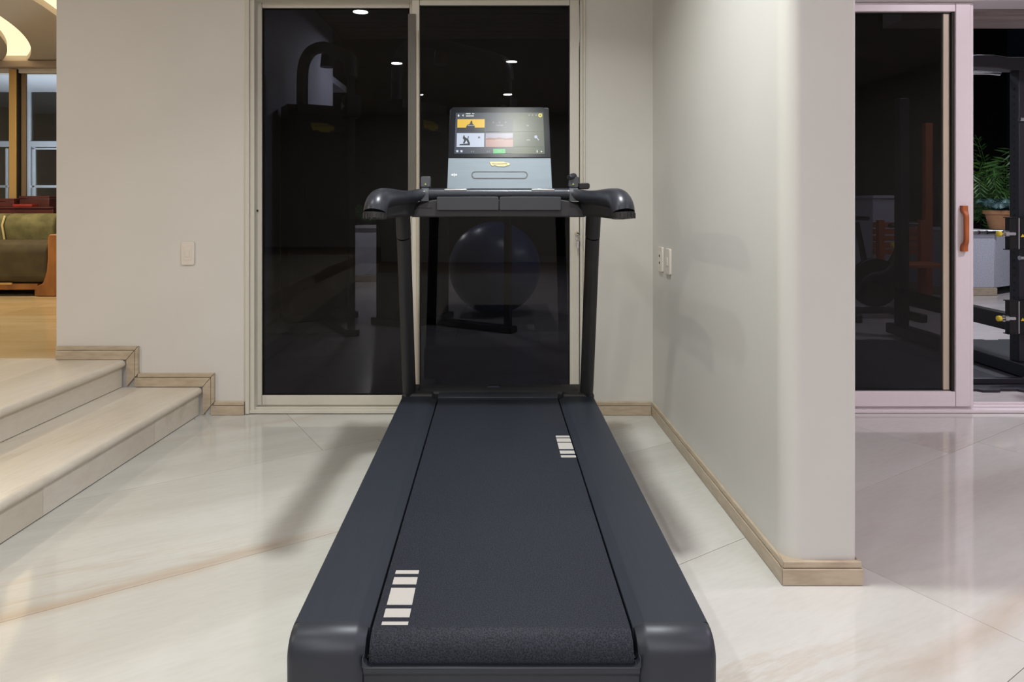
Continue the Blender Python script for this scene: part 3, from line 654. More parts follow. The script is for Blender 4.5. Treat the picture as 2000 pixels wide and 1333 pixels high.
# console: a slab that leans back
C0 = Vector((0.017, 2.5, 1.098)); W_ = Vector((0, 0.165, 0.323)); HL = W_.length; Wd = W_.normalized(); Nn = Vector((0, -Wd.z, Wd.y)); TH = 0.028
def cpt(u, t, o=0.0): return C0 + Vector((u, 0, 0)) + W_ * t + Nn * o
def c_t(py):
    a = CY - py; return (a * C0.y - F * (C0.z - CAMH)) / (F * W_.z - a * W_.y)
def cpx(px, py, o=0.0):
    t = c_t(py); d = C0.y + W_.y * t; return cpt(X(px, d) - C0.x, t, o)
def slab(pts_ut, o0, o1):
    bm = bmesh.new(); A = [bm.verts.new(cpt(u, t, o1)) for u, t in pts_ut]; Cc = [bm.verts.new(cpt(u, t, o0)) for u, t in pts_ut]; n = len(pts_ut)
    bm.faces.new(A); bm.faces.new(Cc[::-1])
    for i in range(n): bm.faces.new((A[i], A[(i + 1) % n], Cc[(i + 1) % n], Cc[i]))
    return bm
def flat(pts_px, o0, o1):
    bm = bmesh.new(); A = [bm.verts.new(cpx(x, y, o1)) for x, y in pts_px]; Cc = [bm.verts.new(cpx(x, y, o0)) for x, y in pts_px]; n = len(pts_px)
    bm.faces.new(A); bm.faces.new(Cc[::-1])
    for i in range(n): bm.faces.new((A[i], A[(i + 1) % n], Cc[(i + 1) % n], Cc[i]))
    return bm
def rpx(x0, y0, x1, y1): return [(x0, y0), (x1, y0), (x1, y1), (x0, y1)]
hw = 0.1978
con = obj('console', slab([(-hw, -0.06), (hw, -0.06), (hw, 0.985), (hw - .004, 1.0), (-hw + .012, 1.0), (-hw, 0.97)], -TH, 0.0), M_CAP, tm, 0.002)
obj('metal_plate', slab([(-hw + .001, -0.03), (hw - .001, -0.03), (hw - .0015, 0.347), (-hw + .0015, 0.347)], 0.0, 0.0022), M_PLATE, con, 0.0008)
obj('bezel', slab([(-hw + .001, 0.351), (hw - .001, 0.351), (hw - .002, 0.975), (hw - .006, 0.985), (hw - .016, 0.985), (hw - .024, 1.0), (-hw + .014, 1.0), (-hw + .003, 0.975)], 0.0, 0.003), M_BEZEL, con, 0.001)
obj('console_back', slab([(-.13, 0.05), (.13, 0.05), (.11, 0.8), (-.11, 0.8)], -TH - .03, -TH), M_SHROUD, con, 0.01)
obj('console_neck', B((0.017 - .12, 0.017 + .12, 2.50, 2.56, 1.03, 1.10)), M_SHROUD, con, 0.006)
E = 0.0035
def screen_material():
    m = bpy.data.materials.new('screen_background'); m.use_nodes = True; nt = m.node_tree; N = nt.nodes; L = nt.links; b = N['Principled BSDF']
    b.inputs['Base Color'].default_value = (0.01, 0.011, 0.012, 1); b.inputs['Roughness'].default_value = 0.28; b.inputs['Specular IOR Level'].default_value = 0.085
    tc = N.new('ShaderNodeTexCoord'); sp = N.new('ShaderNodeSeparateXYZ'); L.new(tc.outputs['Generated'], sp.inputs[0])
    r = N.new('ShaderNodeValToRGB'); L.new(sp.outputs[0], r.inputs[0]); e = r.color_ramp.elements
    e[0].position = 0.0; e[0].color = s2l((60, 67, 84)) + (1,); e[1].position = 1.0; e[1].color = s2l((84, 92, 78)) + (1,)
    k = e.new(0.45); k.color = s2l((66, 71, 80)) + (1,); k = e.new(0.78); k.color = s2l((92, 98, 74)) + (1,)
    L.new(r.outputs[0], b.inputs['Emission Color']); b.inputs['Emission Strength'].default_value = 1.0; return m
scr = obj('screen', flat([(890.4, 221.5), (1060.6, 221.2), (1063.8, 301.5), (887.3, 301.2)], 0.002, E), screen_material(), con, smooth=False)
RX = math.atan2(Wd.z, Wd.y)
def stile_text(s, px, py, size, m, align='CENTER'): return text('lettering', s, m, size, cpx(px, py, E + 0.0012), (RX, 0, 0), con, 0.0001, align)
def pic(name, pts, m, o=0.0005): return obj(name, flat(pts, E - 0.0002, E + o), m, con, smooth=False)
e_y = emit('tile_yellow', (232, 190, 62)); e_g = emit('tile_grey', (58, 62, 70)); e_w = emit('tile_white', (196, 206, 224)); e_r = emit('tile_sand', (178, 140, 132)); e_d = emit('tile_dark', (46, 48, 52))
e_o = emit('tile_olive', (86, 92, 74)); e_t = emit('text_white', (226, 230, 226)); e_k = emit('figure_dark', (40, 44, 56)); e_gr = emit('button_green', (84, 190, 112)); e_l = emit('tile_lilac', (164, 158, 176))
pic('screen_tile', [(893.7, 234), (946.7, 234), (946.5, 250.5), (893.3, 250.5)], e_y); pic('screen_tile', [(893.3, 250.5), (946.5, 250.5), (946.2, 258.5), (893, 258.5)], e_d)
pic('screen_tile', [(949, 234), (1001.2, 234), (1001.5, 258.5), (948.8, 258.5)], e_g)
pic('screen_tile', [(1004, 234), (1058.5, 234), (1059.5, 258.5), (1004.2, 258.5)], e_o)
pic('screen_tile', [(892.4, 261.5), (946, 261.5), (945.6, 288), (891.9, 288)], e_w)
pic('screen_tile', [(948.6, 261.5), (1001.6, 261.5), (1001.8, 272), (948.4, 272)], e_l); pic('screen_tile', [(948.4, 272), (1001.8, 272), (1002, 288), (948.2, 288)], e_r)
pic('screen_tile', [(1004.2, 261.5), (1059.8, 261.5), (1060.6, 288), (1004.4, 288)], e_o)
pic('screen_ridge', [(948.6, 272), (955, 270), (966, 271), (975, 269.5), (988, 271.5), (1001.8, 270), (1001.8, 274), (948.4, 274)], emit('ridge', (146, 104, 96)), 0.0008)
pic('screen_figure', [(912, 257), (910.5, 249), (913, 245), (918, 243), (920, 237), (922, 237), (923, 243), (926, 245), (927.5, 249), (926, 257)], e_k, 0.0008)
pic('screen_figure', [(905, 267), (907, 265), (908, 269), (913, 272), (914.5, 267), (916, 268), (914.5, 272.5), (918, 281), (918, 285), (897, 285), (898, 283), (914, 281.5), (911, 275), (907, 282), (904.5, 281), (906.5, 275), (904, 271)], e_k, 0.0008)
pic('screen_button', [(963.5, 292), (987, 292), (987.2, 301), (963.3, 301)], e_gr)
stile_text('START', 975.3, 296.6, 0.0055, emit('text_mint', (190, 232, 200)))
stile_text('SESSIONS', 920, 246.5, 0.0062, e_t); stile_text('CUSTOM', 975.5, 246.5, 0.0068, e_t); stile_text('TV', 1030.5, 247, 0.0068, e_t)
stile_text('OUTDOORS', 976, 275, 0.0060, e_t); stile_text('APPS', 1031.5, 275, 0.0068, e_t)
for x0_, x1_, y_ in ((910, 919.5, 223.3), (922.5, 927.5, 223.3), (910.5, 926, 227.6)):
    n = int((x1_ - x0_) / 1.9)
    for k in range(n):
        xa_ = x0_ + (x1_ - x0_) * k / n; pic('glyph', rpx(xa_, y_ - 1.1, xa_ + 1.3, y_ + 1.1), e_t, 0.0008)
def dot(px, py, r_, m, n=14): return pic('icon', [(px + r_ * math.cos(2 * PI * k / n), py - r_ * math.sin(2 * PI * k / n)) for k in range(n)], m, 0.0007)
pic('icon', [(893.6, 227.5), (895.7, 224.2), (897.8, 227.5), (897.0, 227.5), (897.0, 229), (894.4, 229), (894.4, 227.5)], e_t, 0.0008)
pic('icon', [(905.4, 224.4), (905.4, 229), (902.6, 226.7)], e_t, 0.0008)
dot(1055, 226.4, 3.9, emit('icon_yellow', (226, 214, 96))); dot(1055, 226.4, 1.6, e_o); 
for px in (1033.5, 1040, 1047): dot(px, 226.2, 1.5, emit('icon_pale', (150, 154, 148)))
for px in (963.5, 975.5, 987.5): dot(px, 240.2, 1.7, emit('icon_grey', (120, 124, 136)))
dot(1046.5, 268.5, 3.0, emit('icon_blue', (180, 188, 208))); pic('icon', [(1048.3, 271), (1049.6, 270), (1053, 274.6), (1051.6, 275.8)], emit('icon_blue', (180, 188, 208)), 0.0007)
pic('icon', [(936, 268), (937.6, 268), (937.6, 271.5), (936, 271.5)], e_k, 0.0008); pic('icon', [(934, 268), (935.3, 268), (935.3, 271.5), (934, 271.5)], e_k, 0.0008)
for px in (893.3, 901.4): pic('icon', rpx(px - 2, 294.6, px + 2, 298.4), emit('icon_lilac', (206, 212, 232)), 0.0008)
for px in (921, 925, 952, 956): pic('icon', rpx(px - 1, 296, px + 1, 298.6), emit('icon_grey', (120, 124, 136)), 0.0008)
pic('icon', [(1048.5, 294.4), (1049.6, 294.4), (1050, 299), (1048.1, 299)], e_t, 0.0008); pic('icon', [(1056.3, 295.4), (1059.4, 297.2), (1056.3, 299)], e_t, 0.0008)
# emblem, fan slot and mark on the metal plate
def z8(x, y): return (940 + x / 28.57, 300 + y / 28.57)
bd = [z8(*p) for p in ((455, 485), (1265, 485), (1350, 530), (1500, 540), (1575, 580), (1575, 695), (1400, 700), (1320, 765), (900, 750), (790, 690), (600, 725), (540, 680))]
obj('emblem', flat(bd, 0.002, 0.0042), M_GOLD, con, 0.0004, 1, smooth=False)
text('lettering', 'TECHNOGYM', M_INK, 0.0092, cpx(975.3, 321.6, 0.0046), (RX, 0, 0), con, 0.0002)
ring_o = rrect(920.8, 1030.6, 335.6, 350.2, 7.2, 8); ring_i = rrect(922.8, 1028.6, 337.4, 348.4, 5.4, 8)
bm = bmesh.new(); n = len(ring_o)
lo = [[bm.verts.new(cpx(x, y, o)) for x, y in R_] for R_, o in ((ring_o, 0.002), (ring_o, 0.0032), (ring_i, 0.0032), (ring_i, 0.002))]
for a in range(4):
    for i in range(n): bm.faces.new((lo[a][i], lo[a][(i + 1) % n], lo[(a + 1) % 4][(i + 1) % n], lo[(a + 1) % 4][i]))
obj('slot_outline', bm, M_BLACK, con)
bm = flat([(885.8, 342.5), (887.2, 338.6), (888.6, 342.5), (887.2, 346.4)], 0.002, 0.003)
for s in (-1, 1):
    pts = [(887.2 + s * 2.2, 341.2), (887.2 + s * 3.6, 340.4), (887.2 + s * 6.2, 342.5), (887.2 + s * 3.6, 344.6), (887.2 + s * 2.2, 343.8)]
    A = [bm.verts.new(cpx(x, y, 0.003)) for x, y in pts]; bm.faces.new(A)
obj('contact_icon', bm, M_WHITE, con, smooth=False)

# ------------------------------------------------------------------ living room, seen past the end of the wall
YS = 6.62                                             # plane of the glazed door behind the sofa
LC = 2.45
lc = bmesh.new()
# ceiling slab with a round lit recess and a straight one
struct('wall_living', B((-2.05, -1.97, YB + 0.2, 8.0, 0.0, 3.0), (-6.4, XL - 0.35, YS, YS + 0.1, 2.33, 3.0)), M_WALL)
CC = (-7.8, 3.74)
RECT = (((1, 0), -2.05), ((-1, 0), 6.4), ((0, 1), YS + 0.1), ((0, -1), -(YB + 0.2)))
def sector(r0, r1, z0_, z1_, bm):
    """the part of a ring round CC that lies inside the room, as thin prisms"""
    N_ = 60
    for k in range(N_):
        a0, a1 = math.radians(-10 + 70 * k / N_), math.radians(-10 + 70 * (k + 1) / N_)
        q = [(CC[0] + r0 * math.cos(a0), CC[1] + r0 * math.sin(a0)), (CC[0] + r1 * math.cos(a0), CC[1] + r1 * math.sin(a0)), (CC[0] + r1 * math.cos(a1), CC[1] + r1 * math.sin(a1)), (CC[0] + r0 * math.cos(a1), CC[1] + r0 * math.sin(a1))]
        for n_, c_ in RECT: q = clip(q, n_, c_) if q else q
        if len(q) > 2: prism(bm, q, 'z', z0_, z1_)
    bmesh.ops.remove_doubles(bm, verts=bm.verts, dist=0.0004); return bm
ceil_l = struct('ceiling_living', sector(4.26, 4.67, LC, LC + 0.05, bmesh.new()), M_CEIL_L, smooth=False)
obj('ceiling_panel', sector(0.9, 4.08, LC, LC + 0.05, bmesh.new()), M_CEIL_L, ceil_l, smooth=False)
obj('ceiling_panel', sector(4.87, 7.5, LC, LC + 0.05, bmesh.new()), M_CEIL_L, ceil_l, smooth=False)
obj('upper_ceiling', B((-6.4, -2.05, YB + 0.2, YS + 0.1, LC + 0.30, LC + 0.34)), M_CEIL, ceil_l)
M_COVE = emit('cove_glow', (255, 224, 172), 1.35, (0.7, 0.66, 0.58))  # glowing plate added to stand in for the lamp-lit recess ceiling
obj('cove_glow', sector(3.98, 4.36, LC + 0.054, LC + 0.06, bmesh.new()), M_COVE, ceil_l, smooth=False)
obj('cove_glow', sector(4.60, 4.95, LC + 0.054, LC + 0.06, bmesh.new()), M_COVE, ceil_l, smooth=False)
# glazed sliding door with gold stile, header above
d3 = struct('door_3', None, None, loc=(-4.6, YS, 0.27)); OFF[d3.name] = Vector((-4.6, YS, 0.27))
obj('frame', B((-6.4, -2.05, YS - 0.06, YS + 0.12, Z(134, YS), LC - .002)), mat('header_grey', (168, 156, 146), 0.5), d3, 0.012, 3)
obj('frame', B((-6.4, -2.05, YS - 0.02, YS + 0.06, 0.272, 0.31)), M_GOLDST, d3, 0.003)
obj('stile', B((X(20, YS), X(34, YS), YS - 0.02, YS + 0.03, 0.31, Z(136, YS))), M_GOLDST, d3, 0.003)
obj('stile', B((X(36.5, YS), X(45, YS), YS + 0.035, YS + 0.06, 0.31, Z(136, YS))), mat('bronze_stile', (120, 104, 84), 0.4), d3, 0.002)
obj('seal', B((X(34.2, YS), X(36.3, YS), YS - 0.01, YS + 0.05, 0.31, Z(136, YS))), M_SEAL, d3)
obj('pane', B((X(44, YS), -2.06, YS + 0.045, YS + 0.051, 0.30, Z(135, YS))), M_CLEAR, d3, smooth=False)
obj('pane', B((-6.38, X(21, YS), YS + 0.005, YS + 0.011, 0.30, Z(135, YS))), M_CLEAR, d3, smooth=False)
# sunroom window beyond
YW = 8.9
w1 = struct('window_1', None, None, loc=(-5.8, YW, 0.27)); OFF[w1.name] = Vector((-5.8, YW, 0.27))
def wbar(x0_, y0_, x1_, y1_, nm='window_bar', dd=0.0): obj(nm, B((X(x0_, YW), X(x1_, YW), YW - 0.03 + dd, YW + 0.03, Z(y1_, YW), Z(y0_, YW))), M_SUNW, w1, 0.006)
wbar(-60, 276, 140, 287); wbar(-60, 362, 140, 367, dd=.01); wbar(52, 178, 61, 276); wbar(50, 287, 61, 460); wbar(64, 287, 69.5, 460, dd=.01); wbar(64, 289, 140, 292.5, dd=.01); wbar(12, 290, 16, 460, dd=.01); wbar(-60, 172, 140, 178, dd=.01)
obj('window_pane', B((X(-60, YW), X(140, YW), YW + 0.004, YW + 0.010, 0.3, Z(178, YW))), M_CLEAR, w1, smooth=False)
struct('ceiling_sunroom', B((-7.6, -2.0, YS + 0.12, YW + 0.05, 2.52, 2.6)), M_SUNW)
struct('floor_sunroom', B((-7.6, -2.0, 6.9, YW + 0.2, 0.2, 0.262)), M_TERRACE)
struct('wall_sunroom', B((-9.5, -3.0, 10.8, 10.9, -0.2, 4.0)), M_GREYD)
# sofa
SX1 = X(112, 5.6)
sofa = thing('sofa', 'olive velvet sofa on a curved wooden frame in the living room', 'sofa', (-4.9, 5.8, 0.27))
ya, yb_ = 5.44, 6.26
def zz(py, d=5.44): return Z(py, d)
front = [(X(70, 5.44), 0.272), (X(109, 5.44), 0.272), (X(112, 5.44), zz(560)), (X(113, 5.44), zz(458)), (X(95, 5.44), zz(458)), (X(92, 5.44), zz(466)), (X(92, 5.44), zz(505)), (X(90, 5.44), zz(530)), (X(83, 5.44), zz(553)), (X(70, 5.44), zz(560))]
obj('arm', prism(bmesh.new(), front, 'y', ya, yb_), M_SOFAWOOD, sofa, 0.012, 3)
obj('base_rail', B((-5.9, X(69.5, 5.44), ya + 0.02, ya + 0.08, zz(567), zz(555))), M_SOFAWOOD, sofa, 0.006)
obj('inlay', B((-5.9, X(21, 5.44), ya + 0.006, ya + 0.022, zz(557), zz(553))), M_GOLDST, sofa, 0.002)
obj('leg', B((X(62, 5.44), X(82, 5.44), ya + 0.03, ya + 0.14, 0.271, zz(566))), M_SOFAWOOD, sofa, 0.006)
obj('leg', B((-5.85, -5.77, ya + 0.03, ya + 0.14, 0.271, zz(566))), M_SOFAWOOD, sofa, 0.006)
obj('leg', B((-5.85, -5.77, yb_ - 0.14, yb_ - .03, 0.271, zz(566))), M_SOFAWOOD, sofa, 0.006)
bm = bmesh.new(); prism(bm, [(ya + 0.03, zz(553)), (ya, zz(545)), (ya - 0.005, zz(490)), (ya + .03, zz(476)), (ya + 0.12, zz(471)), (yb_ - .2, zz(476)), (yb_ - .2, zz(553))], 'x', -5.9, X(91, 5.44)); obj('seat_cushion', bm, M_OLIVED, sofa, 0.03, 4)
yc = 6.0
for xa_, xb_ in ((-5.9, X(9, yc)), (X(9.6, yc), X(107, yc))):
    bm = bmesh.new(); prism(bm, [(yc, Z(473, yc)), (yc - .03, Z(440, yc)), (yc, Z(424, yc)), (yc + .06, Z(417, yc)), (yc + .2, Z(419, yc)), (yc + .24, Z(474, yc))], 'x', xa_, xb_); cu = obj('back_cushion', bm, M_OLIVE, sofa, 0.025, 3)
    if xb_ > -4.2: bm = bmesh.new(); sweep(bm, [(xa_, yc - .0, Z(473, yc)), (xa_, yc - .034, Z(440, yc)), (xa_, yc, Z(422, yc))], 0.009, 8); obj('piping', bm, M_PIPING, cu)
obj('back_frame', B((-5.9, X(110, 6.2), 6.20, 6.28, 0.45, Z(424, 6.2))), M_SOFAWOOD, sofa, 0.01)
# things behind the sofa
sb = thing('sideboard', 'dark maroon low cabinet behind the olive sofa', 'cabinet', (-5.0, 6.45, 0.27))
obj('carcass', B((-5.9, X(112, 6.4), 6.34, 6.56, 0.275, Z(408, 6.4))), M_MAROON, sb, 0.004)
obj('top', B((-5.92, X(113, 6.4), 6.33, 6.57, Z(408, 6.4), Z(404, 6.4))), M_MAROON, sb, 0.004)
def cabbox(x0_, y0_, x1_, y1_, name, label, m, ya_=6.37, yb2=6.53, lid=True):
    t = thing(name, label, 'box', P((x0_ + x1_) / 2, y1_, 6.42))
    zl = Z(y0_, 6.42) - (0.028 if lid else 0)
    obj('body', B((X(x0_, 6.42), X(x1_, 6.42), ya_, yb2, Z(404, 6.4) if y1_ > 402 else Z(y1_, 6.42), zl)), m, t, 0.004)
    if lid: obj('lid', B((X(x0_, 6.42) - .004, X(x1_, 6.42) + .004, ya_ - .004, yb2 + .004, zl + .001, Z(y0_, 6.42))), m, t, 0.003)
cabbox(-20, 388, 34, 404, 'storage_box', 'long dark maroon box behind the sofa, below the gold door stile', M_MAROON)
cabbox(38, 383, 96, 404, 'storage_box', 'tall maroon box behind the sofa beside the gold stile', M_MAROON, 6.42)
cabbox(37, 399, 74, 404, 'red_case', 'flat glossy red case lying before the tall maroon box', M_RED, 6.335, 6.415, False)

# ------------------------------------------------------------------ terrace gym behind the dark glass
struct('floor_terrace', B((-3.0, 9.0, 3.43, 13.0, -0.08, -0.002)), M_TERRACE)
struct('wall_terrace', B((-1.968, -1.95, YB + 0.2, 8.0, 0, 3.12)), M_PLANTER)
struct('wall_garden', B((-3.0, 10.0, 13.0, 13.2, 0, 5.0)), mat('night_hedge', (24, 34, 20), 0.9, rgb2=(12, 16, 10), scale=20, bump=0.5, bscale=20))
ct = struct('ceiling_terrace', B((-1.94, 3.2, YB + 0.2, 8.6, 3.16, 3.22)), M_PLANK)
for k in range(26):
    y = 3.55 + k * 0.19; obj('plank', B((-1.94, 3.2, y, y + 0.168, 3.125, 3.158)), M_PLANK, ct, smooth=False)
def planter(px0, pxc, px1, ybase, d, label, rz=0):
    c = P(pxc, ybase, d); t = thing('planter', label, 'planter', (c.x, d, 0))
    ztop = 0.70
    obj('body', B((X(px0, d), c.x, d, d + 0.9, 0.085, ztop)), M_PLANTER, t, 0.006)
    bm = bmesh.new(); prism(bm, [(c.x + .002, d), (c.x + (px1 - pxc) / F * (d + .5), d + 0.5), (c.x + (px1 - pxc) / F * (d + .5), d + .9), (c.x + .002, d + .9)], 'z', 0.085, ztop); obj('side_body', bm, M_PLANTER, t, 0.004)
    obj('coping', B((X(px0, d) - .0, c.x + .03, d - .03, d + 0.93, ztop, ztop + 0.035)), mat('coping_stone', (170, 168, 176), 0.6), t, 0.004)
    obj('plinth', B((X(px0, d), c.x + .015, d - 0.02, d + .9, 0.0, 0.085)), M_BASE, t, 0.004)
    return t
planter(1840, 1943, 2075, 572, 7.45, 'white stucco planter wall standing behind the weight rack')
planter(690, 757, 800, 548, 8.75, 'pale stucco planter seen dimly through the dark glass left of treadmill')
# potted plant on the right planter
pc = P(1953, 455, 7.63); zpt = 0.736
pot = thing('potted_plant', 'terracotta pot with blue-green fronds on the planter wall', 'plant', (pc.x, 7.63, zpt))
bm = bmesh.new(); lathe(bm, [(0.095, zpt), (0.105, zpt + .01), (0.140, zpt + .17), (0.160, zpt + .172), (0.164, zpt + .215), (0.145, zpt + .215), (0.135, zpt + .17)], 32, (pc.x, 7.63)); obj('pot', bm, M_TERRA, pot)
bm = bmesh.new(); lathe(bm, [(0.135, zpt + .16), (0.138, zpt + .19)], 24, (pc.x, 7.63)); obj('soil', bm, M_SOIL, pot)
def frond(bm, base, az, length, arch, nleaf, lw, ll, droop=1.0):
    b = Vector(base); d = Vector((math.cos(az), math.sin(az), 0)); prev = None; pts = []
    for i in range(nleaf + 1):
        t = i / nleaf; pts.append(b + d * (length * math.sin(t * 1.35)) + Vector((0, 0, arch * (math.sin(t * 2.3) - 0.35 * droop * t * t))))
    sweep(bm, pts, [0.004 * (1 - 0.7 * i / nleaf) for i in range(nleaf + 1)], 5)
    for i in range(1, nleaf):
        tg = (pts[i + 1] - pts[i - 1]).normalized(); side = tg.cross(Vector((0, 0, 1))).normalized(); L_ = ll * math.sin(PI * (0.15 + 0.8 * i / nleaf))
        for s in (-1, 1):
            dirn = (side * s + tg * 0.7 - Vector((0, 0, .35))).normalized(); wv = tg * lw
            p = pts[i]; v = [bm.verts.new(p), bm.verts.new(p + dirn * L_ * .5 + wv), bm.verts.new(p + dirn * L_), bm.verts.new(p + dirn * L_ * .5 - wv * .6)]
            bm.faces.new(v)
def foliage_thing(name, label, base, n, length, arch, m, ll, lw, seed, parent=None):
    rnd = random.Random(seed)
    t = parent or thing(name, label, 'plant', base)
    for k in range(n):
        bm = bmesh.new(); frond(bm, base, 2 * PI * k / n + rnd.uniform(-.2, .2), length * rnd.uniform(.75, 1.1), arch * rnd.uniform(.6, 1.15), 16, lw, ll); obj('frond', bm, m, t, smooth=False)
    return t
foliage_thing(None, None, (pc.x, 7.63, zpt + .19), 16, 0.22, 0.17, M_LEAFB, 0.13, 0.012, 3, pot)
foliage_thing('fern', 'dark green fern drooping in the planter beside the terracotta pot', (X(1893, 8.25), 8.25, 0.735), 22, 0.42, 0.85, M_LEAF, 0.20, 0.016, 5)
foliage_thing('fern', 'taller green fern arching behind the terracotta pot', (X(1962, 8.75), 8.75, 0.05), 20, 0.60, 1.95, M_LEAF, 0.22, 0.018, 8)
foliage_thing('fern', 'dim leafy plant behind glass, on planter left of the treadmill', (X(722, 9.2), 9.2, 0.745), 12, 0.26, 0.3, M_LEAF, 0.2, 0.016, 9)

# weight rack
rack = thing('weight_rack', 'black steel weight rack with yellow pull pins on the terrace', 'rack', (3.14, 3.97, 0))
ux0, ux1, uy0, uy1 = 3.10, 3.175, 3.94, 4.012
bm = B((ux0, ux1, uy0, uy1, 0.095, 1.84)); up_ = obj('upright', bm, M_RACK, rack, 0.004)
for k in range(36):
    z_ = 0.16 + k * 0.0445; bm = bmesh.new(); cyl(bm, (ux0 - 0.0006, (uy0 + uy1) / 2, z_), (ux0 + .01, (uy0 + uy1) / 2, z_), 0.0095, n=12); obj('hole', bm, M_SEAL, up_)
obj('upright', B((ux0, ux1, 5.10, 5.172, 0.095, 1.84)), M_RACK, rack, 0.004)
bm = bmesh.new()
prism(bm, [(X(1885, 3.97), 1.845), (X(1885, 3.97), 1.915), (X(1932, 3.97), 1.915), (X(1960, 3.97), 1.902), (3.7, 1.902), (3.7, 1.825), (X(1968, 3.97), 1.825), (X(1940, 3.97), 1.838)], 'y', 3.935, 4.015); obj('top_beam', bm, M_RACK, rack, 0.004)
bm = bmesh.new(); sweep(bm, [(X(1885, 4.06), 4.06, 1.834), (X(1930, 4.06), 4.06, 1.834), (X(1953, 4.06), 4.06, 1.828)], 0.013, 12); obj('pull_up_bar', bm, M_CHROME, rack)
obj('base_beam', B((ux0 - 0.02, ux1 + 0.01, 3.80, 5.25, 0.018, 0.094)), M_RACK, rack, 0.004)
obj('brace', B((ux0 + .005, ux1 - .005, 4.015, 5.098, 0.265, 0.365)), M_RACKB, rack, 0.004)
obj('front_beam', B((X(1890, 3.8), 3.7, 3.765, 3.80, 0.012, 0.045)), M_RACK, rack, 0.004)
YC = 3.90
def carriage(zc0, zc1):
    bm = B((X(1972, YC), 3.3, YC, YC + .036, zc0, zc1), (X(1968, YC), 3.3, YC - .004, YC + .037, zc1, zc1 + .005), (X(1968, YC), 3.3, YC - .004, YC + .037, zc0 - .005, zc0)); c = obj('carriage', bm, M_RACKB, rack, 0.002)
    zm = zc0 + (zc1 - zc0) * 0.5; yk = YC - .035; xk = X(1951, yk)
    bm = bmesh.new(); sweep(bm, [(xk - .011, yk, zm), (xk - .007, yk, zm), (xk + .009, yk, zm), (xk + .013, yk, zm)], [.009, .0165, .0165, .011], 18); obj('pin_knob', bm, M_YELLOW, c)
    bm = bmesh.new(); sweep(bm, [(xk + .013, yk, zm), (xk + .026, yk, zm), (xk + .027, yk, zm), (xk + .049, yk, zm), (xk + .05, yk, zm), (xk + .09, yk, zm)], [.008, .008, .02, .02, .0125, .0125], 18); obj('pin_sleeve', bm, M_CHROME, c)
    bm = bmesh.new(); prism(bm, [(X(1993, YC), zm - .020), (X(2001, YC), zm - .020), (X(1997, YC), zm - .002)], 'y', YC - .003, YC - .001); obj('warning_mark', bm, M_YELLOW, c)
    obj('edge_strip', B((X(1989, YC), X(1991, YC), YC - .002, YC + .006, zc0, zc1)), M_CHROME, c)
carriage(Z(487, YC), Z(426, YC)); carriage(Z(652, YC), Z(589, YC))
for py in (504, 233): bm = bmesh.new(); sweep(bm, [(X(1991, 3.93), 3.93, Z(py, 3.93)), (3.6, 3.93, Z(py, 3.93))], 0.0135, 14); obj('side_pin', bm, M_CHROME, rack)
YBB = 4.06
bb = thing('barbell', 'chrome barbell end resting level on the weight rack', 'barbell', (3.0, YBB, Z(454, YBB)))
zb_ = Z(454, YBB)
bm = bmesh.new(); sweep(bm, [(X(1880, YBB), YBB, zb_), (X(1930, YBB), YBB, zb_)], 0.0125, 16); sh = obj('shaft', bm, M_CHROME, bb)
for px in (1909, 1925): bm = bmesh.new(); cyl(bm, (X(px, YBB), YBB, zb_), (X(px + 3, YBB), YBB, zb_), 0.0132, n=16); obj('knurl_ring', bm, M_RACK, sh)
bm = bmesh.new(); sweep(bm, [(X(1930, YBB), YBB, zb_), (3.3, YBB, zb_)], 0.0115, 16); obj('sleeve', bm, M_CHROME, bb)
# rubber floor pads under the rack with toothed edges
def pad(x0_, x1_, y0_, y1_, label):
    pts = []
    n = max(2, round((x1_ - x0_) / 0.11))
    for i in range(n):
        a, b = x0_ + (x1_ - x0_) * i / n, x0_ + (x1_ - x0_) * (i + 1) / n; h = 0.012 if i % 2 else -0.012
        pts += [(a + .008, y0_ + h), (b - .008, y0_ + h)]
    m = max(2, round((y1_ - y0_) / .11)); 
    pts += [(x1_, y0_ + .02), (x1_, y1_ - .02)]
    for i in range(n)[::-1]:
        a, b = x0_ + (x1_ - x0_) * i / n, x0_ + (x1_ - x0_) * (i + 1) / n; h = 0.012 if i % 2 else -0.012
        pts += [(b - .008, y1_ + h - .002), (a + .008, y1_ + h - .002)]
    pts += [(x0_, y1_ - .02), (x0_, y0_ + .02)]
    o = obj('rubber_mat', prism(bmesh.new(), pts, 'z', 0.0, 0.011), M_RUBBER, None, smooth=False); return tag(o, label, 'mat', 'rubber mats under the weight rack')
pad(2.0, 2.999, 3.66, 4.40, 'dark rubber mat nearest the open door, before the weight rack')
pad(3.001, 4.0, 3.66, 4.40, 'dark rubber mat with toothed edge under the rack upright')
pad(2.0, 2.999, 4.402, 5.0, 'rear dark rubber mat beyond the barbell end')
pad(3.001, 4.0, 4.402, 5.0, 'rear dark rubber mat behind the weight rack upright')
struct('trim_1', B((2.2, 4.2, 3.60, 3.78, Z(41, 3.62), 2.22)), M_BRUSH, 0.003)

gl = thing('garden_lamp', 'thin lit garden lamp behind the dark glass, left of the handlebar', 'lamp', (-1.43, 8.25, 0.0))
bm = bmesh.new(); cyl(bm, (-1.452, 8.25, 0.0), (-1.452, 8.25, 1.66), 0.010, n=10); obj('post', bm, M_CHROME, gl)
obj('lamp_head', B((-1.47, -1.37, 8.21, 8.29, 1.645, 1.675)), M_FRAME_W, gl, 0.005)
obj('lamp_lens', B((-1.455, -1.385, 8.22, 8.28, 1.638, 1.646)), M_EMW, gl, 0.002)

